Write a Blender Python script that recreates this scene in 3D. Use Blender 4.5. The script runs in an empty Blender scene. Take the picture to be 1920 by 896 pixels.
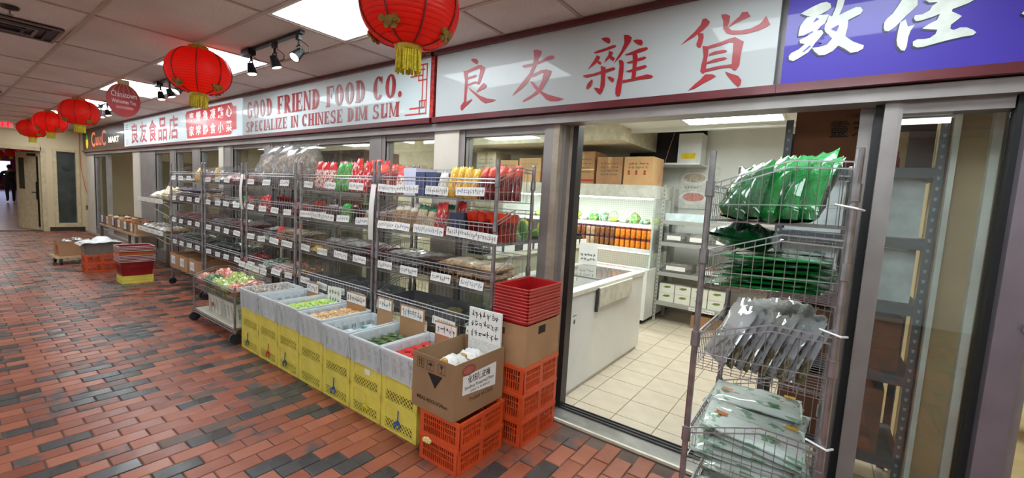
import bpy, math, random
from mathutils import Vector, Matrix, noise as mnoise
random.seed(7)
SC = bpy.context.scene; COL = SC.collection
pi = math.pi
# ------------------------------------------------------------------ camera (1920x896 frame)
YAW, PITCH, ROLL, FPX, CAMH = -0.63091258, 0.09350773, -0.05620508, 804.352, 1.5
_f = Vector((math.sin(YAW)*math.cos(PITCH), math.cos(YAW)*math.cos(PITCH), -math.sin(PITCH)))
_r0 = Vector((math.cos(YAW), -math.sin(YAW), 0)); _d0 = _f.cross(_r0)
_c, _s = math.cos(ROLL), math.sin(ROLL)
_r = _c*_r0 + _s*_d0; _d = -_s*_r0 + _c*_d0
CAMP = Vector((0, 0, CAMH))
cd = bpy.data.cameras.new('camera'); cam = bpy.data.objects.new('camera', cd); COL.objects.link(cam)
cd.sensor_fit = 'HORIZONTAL'; cd.sensor_width = 36; cd.lens = 36*FPX/1920; cd.clip_start = .05; cd.clip_end = 200
mw = Matrix.Identity(4)
for i in range(3):
    mw[i][0] = _r[i]; mw[i][1] = -_d[i]; mw[i][2] = -_f[i]; mw[i][3] = CAMP[i]
cam.matrix_world = mw; SC.camera = cam
def ray(x, y): return _r*((x-960)/FPX) + _d*((y-448)/FPX) + _f
def atz(x, y, z): d = ray(x, y); return CAMP + d*((z-CAMH)/d.z)
def aty(x, y, Y): d = ray(x, y); return CAMP + d*(Y/d.y)
def atx(x, y, X): d = ray(x, y); return CAMP + d*(X/d.x)
def depth(p): return (Vector(p)-CAMP).dot(_f)
def proj(p):
    q = Vector(p)-CAMP; w = q.dot(_f)
    return (960+FPX*q.dot(_r)/w, 448+FPX*q.dot(_d)/w) if w > .05 else (-9e3, -9e3)
# ------------------------------------------------------------------ world, exposure
w = bpy.data.worlds.new('world'); SC.world = w; w.use_nodes = True
w.node_tree.nodes['Background'].inputs[0].default_value = (.9, .93, 1, 1); w.node_tree.nodes['Background'].inputs[1].default_value = .25
vs = SC.view_settings; vs.view_transform = 'Standard'; vs.look = 'None'; vs.exposure = -0.12; vs.gamma = 1; vs.use_curve_mapping = False
PANEL_E, SHOP_E, CORR_E = 16.5, 26.0, 14.0      # radiance of the ceiling panels (corridor, shop, far corridor)
# ------------------------------------------------------------------ materials
def C(r, g, b):
    f = lambda c: (c/12.92 if c <= .04045 else ((c+.055)/1.055)**2.4)
    return (f(r/255), f(g/255), f(b/255), 1)
MATS = {}
def nodes(name):
    m = bpy.data.materials.new(name); m.use_nodes = True; t = m.node_tree
    return m, t, t.nodes['Principled BSDF'], t.links.new
def mix(t, a, b, fac):
    n = t.nodes.new('ShaderNodeMix'); n.data_type = 'RGBA'
    for s, v in ((6, a), (7, b)):
        if isinstance(v, tuple): n.inputs[s].default_value = v
        else: t.links.new(v, n.inputs[s])
    if isinstance(fac, (int, float)): n.inputs[0].default_value = fac
    else: t.links.new(fac, n.inputs[0])
    return n.outputs[2]
def ntex(t, scale, detail=3, coord='Object', rough=.55):
    tc = t.nodes.new('ShaderNodeTexCoord'); n = t.nodes.new('ShaderNodeTexNoise')
    n.inputs['Scale'].default_value = scale; n.inputs['Detail'].default_value = detail; n.inputs['Roughness'].default_value = rough
    t.links.new(tc.outputs[coord], n.inputs['Vector']); return n.outputs['Fac']
def ramp(t, src, a, b, ca=(0, 0, 0, 1), cb=(1, 1, 1, 1)):
    r = t.nodes.new('ShaderNodeValToRGB'); r.color_ramp.elements[0].position = a; r.color_ramp.elements[1].position = b
    r.color_ramp.elements[0].color = ca; r.color_ramp.elements[1].color = cb; t.links.new(src, r.inputs[0]); return r.outputs[0]
def bump(t, bs, src, st, dist=.01):
    b = t.nodes.new('ShaderNodeBump'); b.inputs['Strength'].default_value = st; b.inputs['Distance'].default_value = dist
    t.links.new(src, b.inputs['Height']); t.links.new(b.outputs[0], bs.inputs['Normal'])
def mat(name, col, rough=.5, metal=0, var=.12, scale=12, coat=0, bmp=0, col2=None, lo=.35, hi=.65, emit=0, alpha=None):
    if name in MATS: return MATS[name]
    m, t, bs, L = nodes(name)
    f = ntex(t, scale)
    a = tuple(c*(1-var) for c in col[:3])+(1,); b = col2 or tuple(min(1, c*(1+var)) for c in col[:3])+(1,)
    c = mix(t, a if not col2 else col, b, ramp(t, f, lo, hi))
    L(c, bs.inputs['Base Color'])
    bs.inputs['Roughness'].default_value = rough; bs.inputs['Metallic'].default_value = metal; bs.inputs['Coat Weight'].default_value = coat
    bs.inputs['Coat Roughness'].default_value = .12
    if bmp: bump(t, bs, f, bmp)
    if emit: bs.inputs['Emission Strength'].default_value = emit; L(c, bs.inputs['Emission Color'])
    MATS[name] = m; return m
def emis(name, col, e):
    m = bpy.data.materials.new(name); m.use_nodes = True; t = m.node_tree; t.nodes.clear()
    o = t.nodes.new('ShaderNodeOutputMaterial'); n = t.nodes.new('ShaderNodeEmission'); n.inputs[0].default_value = col; n.inputs[1].default_value = e
    t.links.new(n.outputs[0], o.inputs[0]); MATS[name] = m; return m
def clear(name, tint=(1, 1, 1, 1), amt=.2, rough=.05, dif=0.0, difc=(.8, .8, .8, 1)):
    """thin transparent sheet: transparent + fresnel gloss (+ a little milky diffuse)"""
    m = bpy.data.materials.new(name); m.use_nodes = True; t = m.node_tree; t.nodes.clear(); L = t.links.new
    o = t.nodes.new('ShaderNodeOutputMaterial'); tr = t.nodes.new('ShaderNodeBsdfTransparent'); gl = t.nodes.new('ShaderNodeBsdfGlossy')
    tr.inputs[0].default_value = tint; gl.inputs['Roughness'].default_value = rough
    lw = t.nodes.new('ShaderNodeLayerWeight'); lw.inputs[0].default_value = .35
    mp = t.nodes.new('ShaderNodeMapRange'); mp.inputs['To Min'].default_value = amt*.5; mp.inputs['To Max'].default_value = min(1, amt*3)
    L(lw.outputs['Fresnel'], mp.inputs[0])
    base = tr.outputs[0]
    if dif:
        df = t.nodes.new('ShaderNodeBsdfDiffuse'); df.inputs[0].default_value = difc; mx = t.nodes.new('ShaderNodeMixShader'); mx.inputs[0].default_value = dif
        L(tr.outputs[0], mx.inputs[1]); L(df.outputs[0], mx.inputs[2]); base = mx.outputs[0]
    m2 = t.nodes.new('ShaderNodeMixShader'); L(mp.outputs[0], m2.inputs[0]); L(base, m2.inputs[1]); L(gl.outputs[0], m2.inputs[2]); L(m2.outputs[0], o.inputs[0])
    MATS[name] = m; return m
def bagmat(name, main, band, label, rough=.28, lo=.55, hi=.6, top=.78, scale=9, coat=.4):
    """printed pouch: main colour, coloured head above 'top', patches of a label colour"""
    m, t, bs, L = nodes(name)
    tc = t.nodes.new('ShaderNodeTexCoord'); sp = t.nodes.new('ShaderNodeSeparateXYZ'); L(tc.outputs['Generated'], sp.inputs[0])
    n = ntex(t, scale, 2)
    c = mix(t, main, label, ramp(t, n, lo, hi)); c = mix(t, c, band, ramp(t, sp.outputs[2], top-.03, top+.03))
    L(c, bs.inputs['Base Color']); bs.inputs['Roughness'].default_value = rough; bs.inputs['Coat Weight'].default_value = coat
    bump(t, bs, ntex(t, 30, 3), .35, .01); MATS[name] = m; return m
chrome = mat('chrome wire', C(176, 174, 178), .3, .75, .1, 40)
chrome_d = mat('chrome post', C(160, 156, 160), .25, .8, .2, 18)
alu = mat('brushed aluminium frame', C(150, 143, 141), .4, .35, .08, 6)
alu_l = mat('cream painted post', C(205, 196, 182), .5, 0, .05, 3)
rubber = mat('black rubber', C(26, 26, 28), .6)
maroon = mat('maroon painted metal', C(92, 26, 34), .35, 0, .2, 4, .3)
card = mat('brown cardboard', C(168, 128, 92), .85, 0, .1, 5)
card_d = mat('dark cardboard', C(120, 82, 60), .85, 0, .1, 5)
paper = mat('white card paper', C(232, 230, 226), .8, 0, .03, 8)
ink = mat('black ink', C(38, 36, 44), .7)
inkb = mat('blue ink', C(60, 66, 110), .7)
redp = mat('red print', C(176, 44, 44), .6)
glass = clear('window glass', (.93, .96, .95, 1), .12, .02)
plastic_clear = clear('clear cellophane', (.97, .97, .97, 1), .15, .2, .10, (.8, .8, .78, 1))
# ------------------------------------------------------------------ mesh helpers
class MB:
    def __init__(s): s.v = []; s.f = []; s.mi = []
    def add(s, vs, fs, mi=0):
        b = len(s.v); s.v += [tuple(p) for p in vs]; s.f += [tuple(b+i for i in f) for f in fs]; s.mi += [mi]*len(fs); return s
    def box(s, x0, y0, z0, x1, y1, z1, mi=0):
        return s.add([(x0,y0,z0),(x1,y0,z0),(x1,y1,z0),(x0,y1,z0),(x0,y0,z1),(x1,y0,z1),(x1,y1,z1),(x0,y1,z1)],
              [(0,3,2,1),(4,5,6,7),(0,1,5,4),(1,2,6,5),(2,3,7,6),(3,0,4,7)], mi)
    def bar(s, a, b, r, n=5, mi=0, r2=None):
        a = Vector(a); b = Vector(b); d = (b-a).normalized(); u = d.orthogonal().normalized(); v = d.cross(u); r2 = r if r2 is None else r2
        vs = []
        for p, rr in ((a, r), (b, r2)):
            vs += [p+(u*math.cos(2*pi*k/n)+v*math.sin(2*pi*k/n))*rr for k in range(n)]
        fs = [(k, (k+1) % n, n+(k+1) % n, n+k) for k in range(n)]+[tuple(range(n-1, -1, -1)), tuple(range(n, 2*n))]
        return s.add(vs, fs, mi)
    def path(s, pts, r, n=5, mi=0):
        for a, b in zip(pts, pts[1:]): s.bar(a, b, r, n, mi)
        return s
    def lathe(s, prof, n=16, c=(0, 0, 0), mi=0, lobes=0, lob=0, cap=True):
        vs = []; fs = []
        for r, z in prof:
            for k in range(n):
                a = 2*pi*k/n; rr = r*(1+lob*abs(math.cos(lobes*a/2))) if lobes else r
                vs.append((c[0]+rr*math.cos(a), c[1]+rr*math.sin(a), c[2]+z))
        m = len(prof)
        for i in range(m-1):
            for k in range(n): fs.append((i*n+k, i*n+(k+1) % n, (i+1)*n+(k+1) % n, (i+1)*n+k))
        if cap: fs.append(tuple(range(n-1, -1, -1))); fs.append(tuple((m-1)*n+k for k in range(n)))
        return s.add(vs, fs, mi)
    def grid(s, fn, nu, nv, mi=0, closed=False):
        vs = [fn(i/nu, j/nv) for j in range(nv+1) for i in range(nu+1)]; W = nu+1
        return s.add(vs, [(j*W+i, j*W+i+1, (j+1)*W+i+1, (j+1)*W+i) for j in range(nv) for i in range(nu)], mi)
    def build(s, name, m, parent=None, smooth=False, loc=None, rot=None):
        me = bpy.data.meshes.new(name); me.from_pydata(s.v, [], s.f)
        for mm in (m if isinstance(m, (list, tuple)) else [m]): me.materials.append(mm)
        me.polygons.foreach_set('material_index', s.mi)
        if smooth: me.polygons.foreach_set('use_smooth', [True]*len(s.f))
        me.update(); return link(name, me, parent, loc, rot)
def link(name, me, parent=None, loc=None, rot=None):
    o = bpy.data.objects.new(name, me); COL.objects.link(o)
    if parent: o.parent = parent
    if loc is not None: o.location = loc
    if rot is not None: o.rotation_euler = rot
    return o
def tag(o, label, cat, group=None):
    o['label'] = label; o['category'] = cat
    if group: o['group'] = group
    return o
def thing(name, label, cat, loc=(0, 0, 0), rz=0, group=None, rot=None):
    o = bpy.data.objects.new(name, None); COL.objects.link(o); o.location = loc; o.rotation_euler = rot or (0, 0, rz); o.empty_display_size = .1
    return tag(o, label, cat, group)
def struct(o): o['kind'] = 'structure'; return o
def sroot(name, loc=(0, 0, 0)):
    o = bpy.data.objects.new(name, None); COL.objects.link(o); o.location = loc; return struct(o)
def dup(root, loc=None, rot=None, label=None, group=None, mats=None):
    r = root.copy(); COL.objects.link(r)
    if loc is not None: r.location = loc
    if rot is not None: r.rotation_euler = rot
    if label: r['label'] = label
    if group: r['group'] = group
    for ch in list(root.children):
        c = ch.copy(); COL.objects.link(c); c.parent = r
        for g in list(ch.children):
            d = g.copy(); COL.objects.link(d); d.parent = c
    return r
def setmat(o, m):
    o.material_slots[0].link = 'OBJECT'; o.material_slots[0].material = m; return o
def rv(a): return random.uniform(-a, a)
def text_mesh(body, size=1, offset=0.0, align='LEFT', spacing=1.0, extrude=0):
    c = bpy.data.curves.new('txt', 'FONT'); c.body = body; c.size = size; c.offset = offset; c.align_x = align; c.space_character = spacing; c.extrude = extrude
    c.resolution_u = 3
    o = bpy.data.objects.new('txt', c); COL.objects.link(o)
    me = bpy.data.meshes.new_from_object(o.evaluated_get(bpy.context.evaluated_depsgraph_get()))
    bpy.data.objects.remove(o); bpy.data.curves.remove(c); return me
def lettering(name, body, m, parent, origin, xdir, ydir, width, height, offset=.0, label=None, spacing=1.0):
    """text fitted into width x height at origin (lower left), flat in the plane spanned by xdir, ydir"""
    me = text_mesh(body, 1, offset, 'LEFT', spacing)
    xs = [v.co.x for v in me.vertices]; ys = [v.co.y for v in me.vertices]
    x0, x1, y0, y1 = min(xs), max(xs), min(ys), max(ys); xd = Vector(xdir); yd = Vector(ydir); O = Vector(origin)
    for v in me.vertices: v.co = O + xd*((v.co.x-x0)/(x1-x0)*width) + yd*((v.co.y-y0)/(y1-y0)*height)
    me.materials.clear(); me.materials.append(m); me.name = name
    o = link(name, me, parent)
    if label: o['label'] = label
    return o
# ================================================================== STRUCTURE
CEIL = 2.65; SF = 2.5; XW = -16.15           # ceiling height, shop-front plane, far end wall
# ---- brick floor
def brickmat(name, a, b, lo, hi, scale, rough):
    m, t, bs, L = nodes(name)
    n = t.nodes.new('ShaderNodeTexNoise'); n.noise_dimensions = '4D'; n.inputs['Scale'].default_value = scale; n.inputs['Detail'].default_value = 3
    tc = t.nodes.new('ShaderNodeTexCoord'); oi = t.nodes.new('ShaderNodeObjectInfo'); mu = t.nodes.new('ShaderNodeMath'); mu.operation = 'MULTIPLY'; mu.inputs[1].default_value = 50
    L(oi.outputs['Random'], mu.inputs[0]); L(mu.outputs[0], n.inputs['W']); L(tc.outputs['Object'], n.inputs['Vector'])
    c = mix(t, a, b, ramp(t, n.outputs['Fac'], lo, hi)); f2 = ntex(t, 60, 2)
    c = mix(t, c, tuple(x*.8 for x in c_mid(a, b))+(1,), ramp(t, f2, .55, .9)); L(c, bs.inputs['Base Color'])
    bs.inputs['Roughness'].default_value = rough; bs.inputs['Specular IOR Level'].default_value = .45
    L(ramp(t, ntex(t, 3.5, 4), .3, .75, (rough-.1,)*3+(1,), (rough+.14,)*3+(1,)), bs.inputs['Roughness'])
    bump(t, bs, n.outputs['Fac'], .05, .004); MATS[name] = m; return m
def c_mid(a, b): return tuple((x+y)/2 for x, y in zip(a[:3], b[:3]))
RED1, RED2, DK1, DK2 = C(152, 86, 63), C(136, 73, 53), C(72, 68, 67), C(54, 51, 51)
BR = [brickmat('terracotta brick', RED1, RED2, .35, .65, 7, .33), brickmat('terracotta brick pale', C(160, 95, 71), RED1, .35, .65, 9, .35),
      brickmat('terracotta brick deep', RED2, C(122, 66, 48), .35, .65, 8, .33), brickmat('charcoal brick', DK1, DK2, .35, .7, 8, .28),
      brickmat('flashed brick', RED2, DK1, .46, .60, 9, .38), brickmat('brown brick', C(108, 76, 62), C(86, 68, 60), .35, .65, 9, .38)]
mortar = mat('floor mortar', C(92, 76, 68), .8, 0, .25, 3, col2=None)
floor = struct(MB().box(-16.6, -3.2, -.12, 4.5, 2.5, -.007).build('floor', mortar))
BW, BL, PX, PY = .0985, .2005, .1045, .2075
def brick_geo(mb, cx, cy, mi=0, j=0.0):
    w, l, b = BW/2, BL/2, .0035; z = j
    v = [(cx+sx*w, cy+sy*l, -.02) for sx, sy in ((-1,-1),(1,-1),(1,1),(-1,1))]
    v += [(cx+sx*w, cy+sy*l, z-.003) for sx, sy in ((-1,-1),(1,-1),(1,1),(-1,1))]
    v += [(cx+sx*(w-b), cy+sy*(l-b), z) for sx, sy in ((-1,-1),(1,-1),(1,1),(-1,1))]
    f = []
    for k in range(4): f += [(k, (k+1) % 4, 4+(k+1) % 4, 4+k), (4+k, 4+(k+1) % 4, 8+(k+1) % 4, 8+k)]
    mb.add(v, f+[(8, 9, 10, 11)], mi)
cells = []
for i in range(int(20.5/PX)):
    x = 4.3-i*PX-(4.3+3.072-PX/2) % PX
    off = 0.0 if i % 2 else PY/2
    for k in range(int(5.5/PY)):
        y = 2.5-BL/2-.02-k*PY-off+PY/2
        if y+BL/2 > 2.499 or x < -16.1: continue
        g = mnoise.noise(Vector((x*.9, y*1.6, 3.1)))+.55*mnoise.noise(Vector((x*3.1, y*.7, 9.2)))
        r = random.random()
        if r < .27+.6*max(0, g): mi = 3 if random.random() < .66 else 4
        elif r < .35+.6*max(0, g): mi = 5
        elif r > .93: mi = 4
        else: mi = random.choice((0, 0, 0, 1, 1, 2))
        px, py = proj((x, y, 0)); vis = 0 < px < 1920 and 0 < py < 896 and not (y > 1.75 and x < -1.45) and not (y > 1.75 and x > -.42)
        dd = depth((x, y, 0)); cells.append((CAMH/dd**3 if vis else 0, x, y, mi))
cells.sort(key=lambda c: -c[0])
bmesh_ = []
for k in range(6):
    mb = MB(); brick_geo(mb, 0, 0); o = mb.build('brick', BR[k]); bmesh_.append(o.data); bpy.data.objects.remove(o)
for a, x, y, mi in cells[:300]: link('brick', bmesh_[mi], floor, (x, y, rv(.0007)))
mb = MB()
for a, x, y, mi in cells[300:]: brick_geo(mb, x, y, mi, rv(.0007))
o = mb.build('brick_field', BR, floor); o['kind'] = 'stuff'
# far corridor floor beyond the end doors
ff = mat('far corridor floor', C(150, 120, 104), .3, 0, .2, 2)
struct(MB().box(-52, -3.2, -.12, -16.6, 6, 0).build('floor', ff))
# ---- shop floor: pale square tiles
tilem = mat('beige floor tile', C(206, 192, 172), .32, 0, .06, 6, .1)
grout = mat('tile grout', C(150, 132, 112), .8)
sfl = struct(MB().box(-16.1, 2.5, -.12, 4.5, 9.4, -.004).build('floor', grout))
TP = .2915; tmb = MB().box(-.1425, -.1425, -.012, .1425, .1425, .0); tm_ = tmb.build('floor_tile', tilem); tme = tm_.data; bpy.data.objects.remove(tm_)
rest = MB(); n = 0
for i in range(-16, 19):
    for k in range(-1, 22):
        x = -1.09-TP/2+i*TP; y = 2.585+TP/2+k*TP*1.0
        if y-.15 < 2.74 and k >= 0: pass
        if y+.14 > 9.3 or y-.142 < 2.5: continue
        if -1.75 < x < .9 and y < 5.8 and n < 240: link('floor_tile', tme, sfl, (x, y, 0)); n += 1
        elif -6 < x: rest.box(x-.1425, y-.1425, -.012, x+.1425, y+.1425, 0)
o = rest.build('tile_field', tilem, sfl); o['kind'] = 'stuff'
# ---- ceiling of the corridor: grid tiles
ct = None
m, t, bs, L = nodes('mineral ceiling tile'); f = ntex(t, 90, 4); f2 = ntex(t, 1.2, 2)
c = mix(t, C(232, 227, 224), C(208, 200, 196), ramp(t, f, .45, .7)); c = mix(t, c, C(204, 194, 188), ramp(t, f2, .4, .8)); L(c, bs.inputs['Base Color']); bs.inputs['Roughness'].default_value = .9
bump(t, bs, f, .4, .006); ctile = m; MATS['ctile'] = m
tee = mat('painted tee bar', C(186, 172, 162), .5, 0, .1, 5)
ceil = struct(MB().box(-16.6, -3.2, CEIL+.02, 4.5, 2.62, CEIL+.14).build('ceiling', mat('plenum', C(120, 110, 108), .9)))
CX = [-3.2+1.2205*k for k in range(-11, 7)]; CY = [-2.95, -2.32, -1.70, -1.08, -.46, .14, .76, 1.395, 2.02, 2.5]
LIGHT_K = set()
shm = {}
def tile_mesh(w, l):
    k = (round(w, 3), round(l, 3))
    if k not in shm:
        o = MB().box(-w/2+.013, -l/2+.013, 0, w/2-.013, l/2-.013, .016).build('ceiling_tile', ctile); shm[k] = o.data; bpy.data.objects.remove(o)
    return shm[k]
lights = []
for i in range(len(CX)-1):
    for j in range(len(CY)-1):
        x0, x1, y0, y1 = CX[i], CX[i+1], CY[j], CY[j+1]
        k = i-11
        if (j == 7 and k % 2 == 0 and -16 < x0 < 1.5) or (j == 2 and k % 2 == 0 and -16 < x0 < 2) or (j == 4 and k % 2 == 0 and -2.2 < x0 < 3): lights.append((x0, x1, y0, y1)); continue  # rows overhead and behind the camera are unseen, added for fill light
        if x0 > -2.2 and j >= 7:
            for h in (0, .5): link('ceiling_tile', tile_mesh((x1-x0)/2, y1-y0), ceil, (x0+(x1-x0)*(h+.25), (y0+y1)/2, CEIL+.004))
        else: link('ceiling_tile', tile_mesh(x1-x0, y1-y0), ceil, ((x0+x1)/2, (y0+y1)/2, CEIL+.004))
for y in CY[:-1]: MB().box(CX[0], y-.013, CEIL-.004, CX[-1], y+.013, CEIL+.012).build('tee_bar', tee, ceil)
for i, x in enumerate(CX): MB().box(x-.012, CY[0], CEIL-.003, x+.012, CY[-1], CEIL+.012).build('tee_bar', tee, ceil)
for x in (CX[12]+.61, CX[13]+.61): MB().box(x-.012, 1.395, CEIL-.003, x+.012, 2.5, CEIL+.012).build('tee_bar', tee, ceil)
diff = emis('light diffuser', (.86, .96, 1, 1), PANEL_E); lframe = mat('white light frame', C(225, 225, 222), .5)
def ceiling_light(x0, x1, y0, y1, z, m, label, group):
    t = thing('ceiling_light', label, 'ceiling light', ((x0+x1)/2, (y0+y1)/2, z), group=group); w, l = (x1-x0)/2-.014, (y1-y0)/2-.014
    f = MB(); f.box(-w, -l, 0, w, -l+.025, .02); f.box(-w, l-.025, 0, w, l, .02); f.box(-w, -l+.025, 0, -w+.025, l-.025, .02); f.box(w-.025, -l+.025, 0, w, l-.025, .02)
    f.build('light_frame', lframe, t)
    MB().box(-w+.025, -l+.025, .006, w-.025, l-.025, .018).build('diffuser', m, t)
LLAB = {-3: 'ceiling light panel beside the lantern before the fret corner sign', -6: 'ceiling light panel behind the pleated lantern and three-lamp track', -8: 'ceiling light panel just behind the oval hanging sign', -11: 'ceiling light panel past the oval hanging sign towards the end wall'}
for l in lights: ceiling_light(*l, CEIL+.002, diff, LLAB.get(round(l[0]), 'flat white ceiling light panel') if l[2] > 1 and round(l[0]) in LLAB else ('flat white corridor ceiling light panel close to the end wall' if l[2] > 1 and l[0] < -11 else 'unseen white ceiling light panel in the corridor tile grid'), 'light panels in the corridor ceiling')
# ---- walls closing the place
white = mat('white shop wall', C(232, 234, 230), .6, 0, .04, 2)
cream = mat('cream painted wall', C(204, 184, 148), .6, 0, .05, 2)
white = mat('white shop wall', C(226, 226, 222), .6, 0, .04, 2)
struct(MB().box(-16.6, -3.3, 0, 4.5, -3.2, CEIL+.1).build('wall_opposite', white))
struct(MB().box(4.5, -3.3, 0, 4.6, 9.5, CEIL+.1).build('wall_right', cream))
struct(MB().box(-16.1, 9.4, 0, 4.5, 9.5, 3.2).build('wall_back', white))
# end wall with doorway (Y .2..1.74), narrow window (2.01..2.36)
YD0, YD1, ZD = .05, 1.75, 2.03
ew = MB(); x0, x1 = XW-.15, XW
ew.box(x0, -3.2, 0, x1, YD0, CEIL+.1); ew.box(x0, YD0, ZD, x1, YD1, CEIL+.1); ew.box(x0, YD1, 0, x1, 2.01, CEIL+.1)
ew.box(x0, 2.01, 2.06, x1, 2.36, CEIL+.1); ew.box(x0, 2.01, 0, x1, 2.36, .2); ew.box(x0, 2.36, 0, x1, 9.5, CEIL+.1)
struct(ew.build('wall_left', cream))
trimm = mat('cream door trim', C(190, 172, 138), .5)
tr = MB(); tr.box(x1, YD1-.02, 0, x1+.03, YD1+.07, ZD+.09); tr.box(x1, YD0-.07, 0, x1+.03, YD0+.02, ZD+.09); tr.box(x1, YD0, ZD, x1+.03, YD1, ZD+.09)
struct(tr.build('trim_1', trimm))
tr = MB(); tr.box(x1, 1.94, .1, x1+.03, 2.01, 2.12); tr.box(x1, 2.36, .1, x1+.03, 2.43, 2.12); tr.box(x1, 2.01, 2.06, x1+.03, 2.36, 2.12); tr.box(x1, 2.01, .1, x1+.03, 2.36, .2)
wr = sroot('window_1'); tr.build('window_frame', trimm, wr)
MB().box(x0+.05, 2.01, .2, x0+.06, 2.36, 2.06).build('pane', mat('dark wired glass', C(58, 64, 62), .12, 0, .3, 2, .6), wr)
MB().box(x1-.03, 2.12, 1.60, x1-.02, 2.22, 1.69).build('door_notice', mat('dark notice', C(30, 28, 26), .5), wr)
struct(MB().box(x1, 1.85, 0, x1+.02, 2.5, .1).build('baseboard_left', mat('dark vinyl base', C(42, 30, 24), .5)))
# open door leaf swung into the far corridor
dr = sroot('door_1', (XW-.15, YD1-.02, 0)); dr.rotation_euler = (0, 0, math.radians(200))   # leaf runs along local +X
DW = .92
leaf = MB(); leaf.box(0, -.02, .01, DW, .02, 2.0); leaf.build('door_leaf', mat('cream door paint', C(208, 188, 150), .5), dr)
MB().box(DW-.34, .021, 1.05, DW-.12, .024, 1.85).build('door_window', mat('dark door glass', C(62, 60, 52), .1), dr)
h = MB(); h.box(.04, .021, .8, .09, .05, 1.25); h.bar((.065, .05, .98), (.2, .07, .98), .012, 6); h.box(.02, .021, .1, .06, .04, 1.9); h.build('door_handle', mat('dark hardware', C(48, 40, 34), .4, .6), dr)
h = MB(); h.box(.1, .02, 1.9, .36, .07, 1.96); h.build('door_closer', mat('dark hardware', C(48, 40, 34), .4), dr)
# far corridor shell
struct(MB().box(-52, 5.9, 0, -16.3, 6, 3).build('wall_right', mat('far wall', C(190, 176, 160), .6)))
struct(MB().box(-52, -3.3, 0, -16.6, -3.2, 3).build('wall_opposite', mat('far wall', C(190, 176, 160), .6)))
struct(MB().box(-52, -3.3, CEIL, -16.3, 6, CEIL+.1).build('ceiling', ctile))
struct(MB().box(-52.1, -3.3, 0, -52, 6, 3).build('wall_left', mat('far red wall', C(120, 20, 40), .5)))
ws = emis('daylit window', (.55, .62, 1, 1), 5.0)
for k, y in enumerate((2.6, 3.55)): 
    wr = sroot('window_%d' % (k+2), (-51.98, y, 0)); MB().box(0, -.4, 1.15, .02, .4, 2.2).build('pane', ws, wr); MB().box(0, -.45, 1.1, .05, -.4, 2.25).box(0, .4, 1.1, .05, .45, 2.25).box(0, -.4, 2.2, .05, .4, 2.25).box(0, -.4, 1.1, .05, .4, 1.15).build('window_frame', maroon, wr)
fl = emis('far light', (1, .97, .92, 1), CORR_E)
for k in range(7): ceiling_light(-19.5-4.4*k, -18.3-4.4*k, .9, 1.5, CEIL-.02, fl, 'flat white ceiling light panel in the far corridor beyond the open door', 'light panels beyond the door')
# ---- shop front: header, threshold, frames, panes
FY0, FY1 = 2.56, 2.66
hd = MB(); hd.box(-16.1, SF+.02, 2.02, 3, FY1, 2.08); hd.box(-16.1, FY0+.04, 2.08, 3, FY1+.1, 3.0)
struct(hd.build('trim_2', alu))
th = sroot('trim_3'); steel = mat('worn steel threshold', C(150, 148, 144), .35, .6, .15, 9)
MB().box(-1.5, 2.515, 0, .12, 2.74, .012).build('threshold_plate', steel, th)
MB().box(-1.5, 2.497, 0, .12, 2.515, .016).build('threshold_nosing', mat('bright nosing', C(222, 212, 196), .4, .2), th)
for y in (2.655, 2.69, 2.725): MB().box(-1.5, y, .012, .12, y+.008, .022).build('track_rail', mat('dark track', C(70, 68, 70), .4, .6), th)
PANES = [(-15.25, -13.97), (-10.30, -9.40), (-9.16, -8.32), (-8.05, -7.24), (-6.84, -5.83), (-5.67, -5.30), (-5.19, -3.62), (-3.45, -2.72), (-2.44, -1.62), (.205, .555)]
ZB, ZT = .1, 2.02
for k, (a, b) in enumerate(PANES):
    wr = sroot('window_%d' % (k+4)); fw = .05
    z0 = .03 if a > 0 else ZB
    if a > 0: fw = .012
    MB().box(a, FY0, z0, a+fw, FY1, ZT).build('window_frame', alu, wr); 
    if a < 0: MB().box(b-fw*.4, FY0, z0, b, FY1, ZT).build('window_frame', alu, wr)
    MB().box(a+fw, FY0+.01, ZT-.05, b-fw*.4, FY1, ZT).build('window_frame', alu, wr)
    MB().box(a+fw, FY0, z0, b-fw*.4, FY1, z0+.08).build('window_frame', alu, wr)
    MB().box(a+fw-.012, FY0+.006, z0+.08, a+fw, FY0+.02, ZT-.05).build('gasket', rubber, wr)
    MB().box(a+fw, FY0+.05, z0+.08, b-fw*.4, FY0+.056, ZT-.05).build('pane', glass, wr)
posts = [(-11.66, -11.17, alu_l), (-11.17, -10.30, alu), (-9.40, -9.16, alu), (-8.32, -8.05, alu), (-7.24, -7.07, alu_l), (-7.07, -6.84, alu), (-5.83, -5.67, alu), (-5.30, -5.19, alu), (-3.62, -3.45, alu), (-2.72, -2.67, alu_l),
         (-2.67, -2.54, alu_l), (-2.54, -2.44, alu_l), (-1.62, -1.565, alu), (-1.565, -1.52, mat('tan jamb', C(168, 154, 136), .5)), (.155, .205, alu)]
for k, (a, b, m_) in enumerate(posts): struct(MB().box(a, FY0-.015 if m_ is alu_l else FY0-.005, 0, b, FY1+.02, ZT).build('trim_%d' % (k+4), m_))
struct(MB().box(-16.1, FY0, 0, -15.25, FY1, ZT).build('trim_30', alu_l))
struct(MB().box(-1.62, FY0+.01, 0, -16.0, FY1-.01, ZB).build('trim_31', alu))
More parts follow.
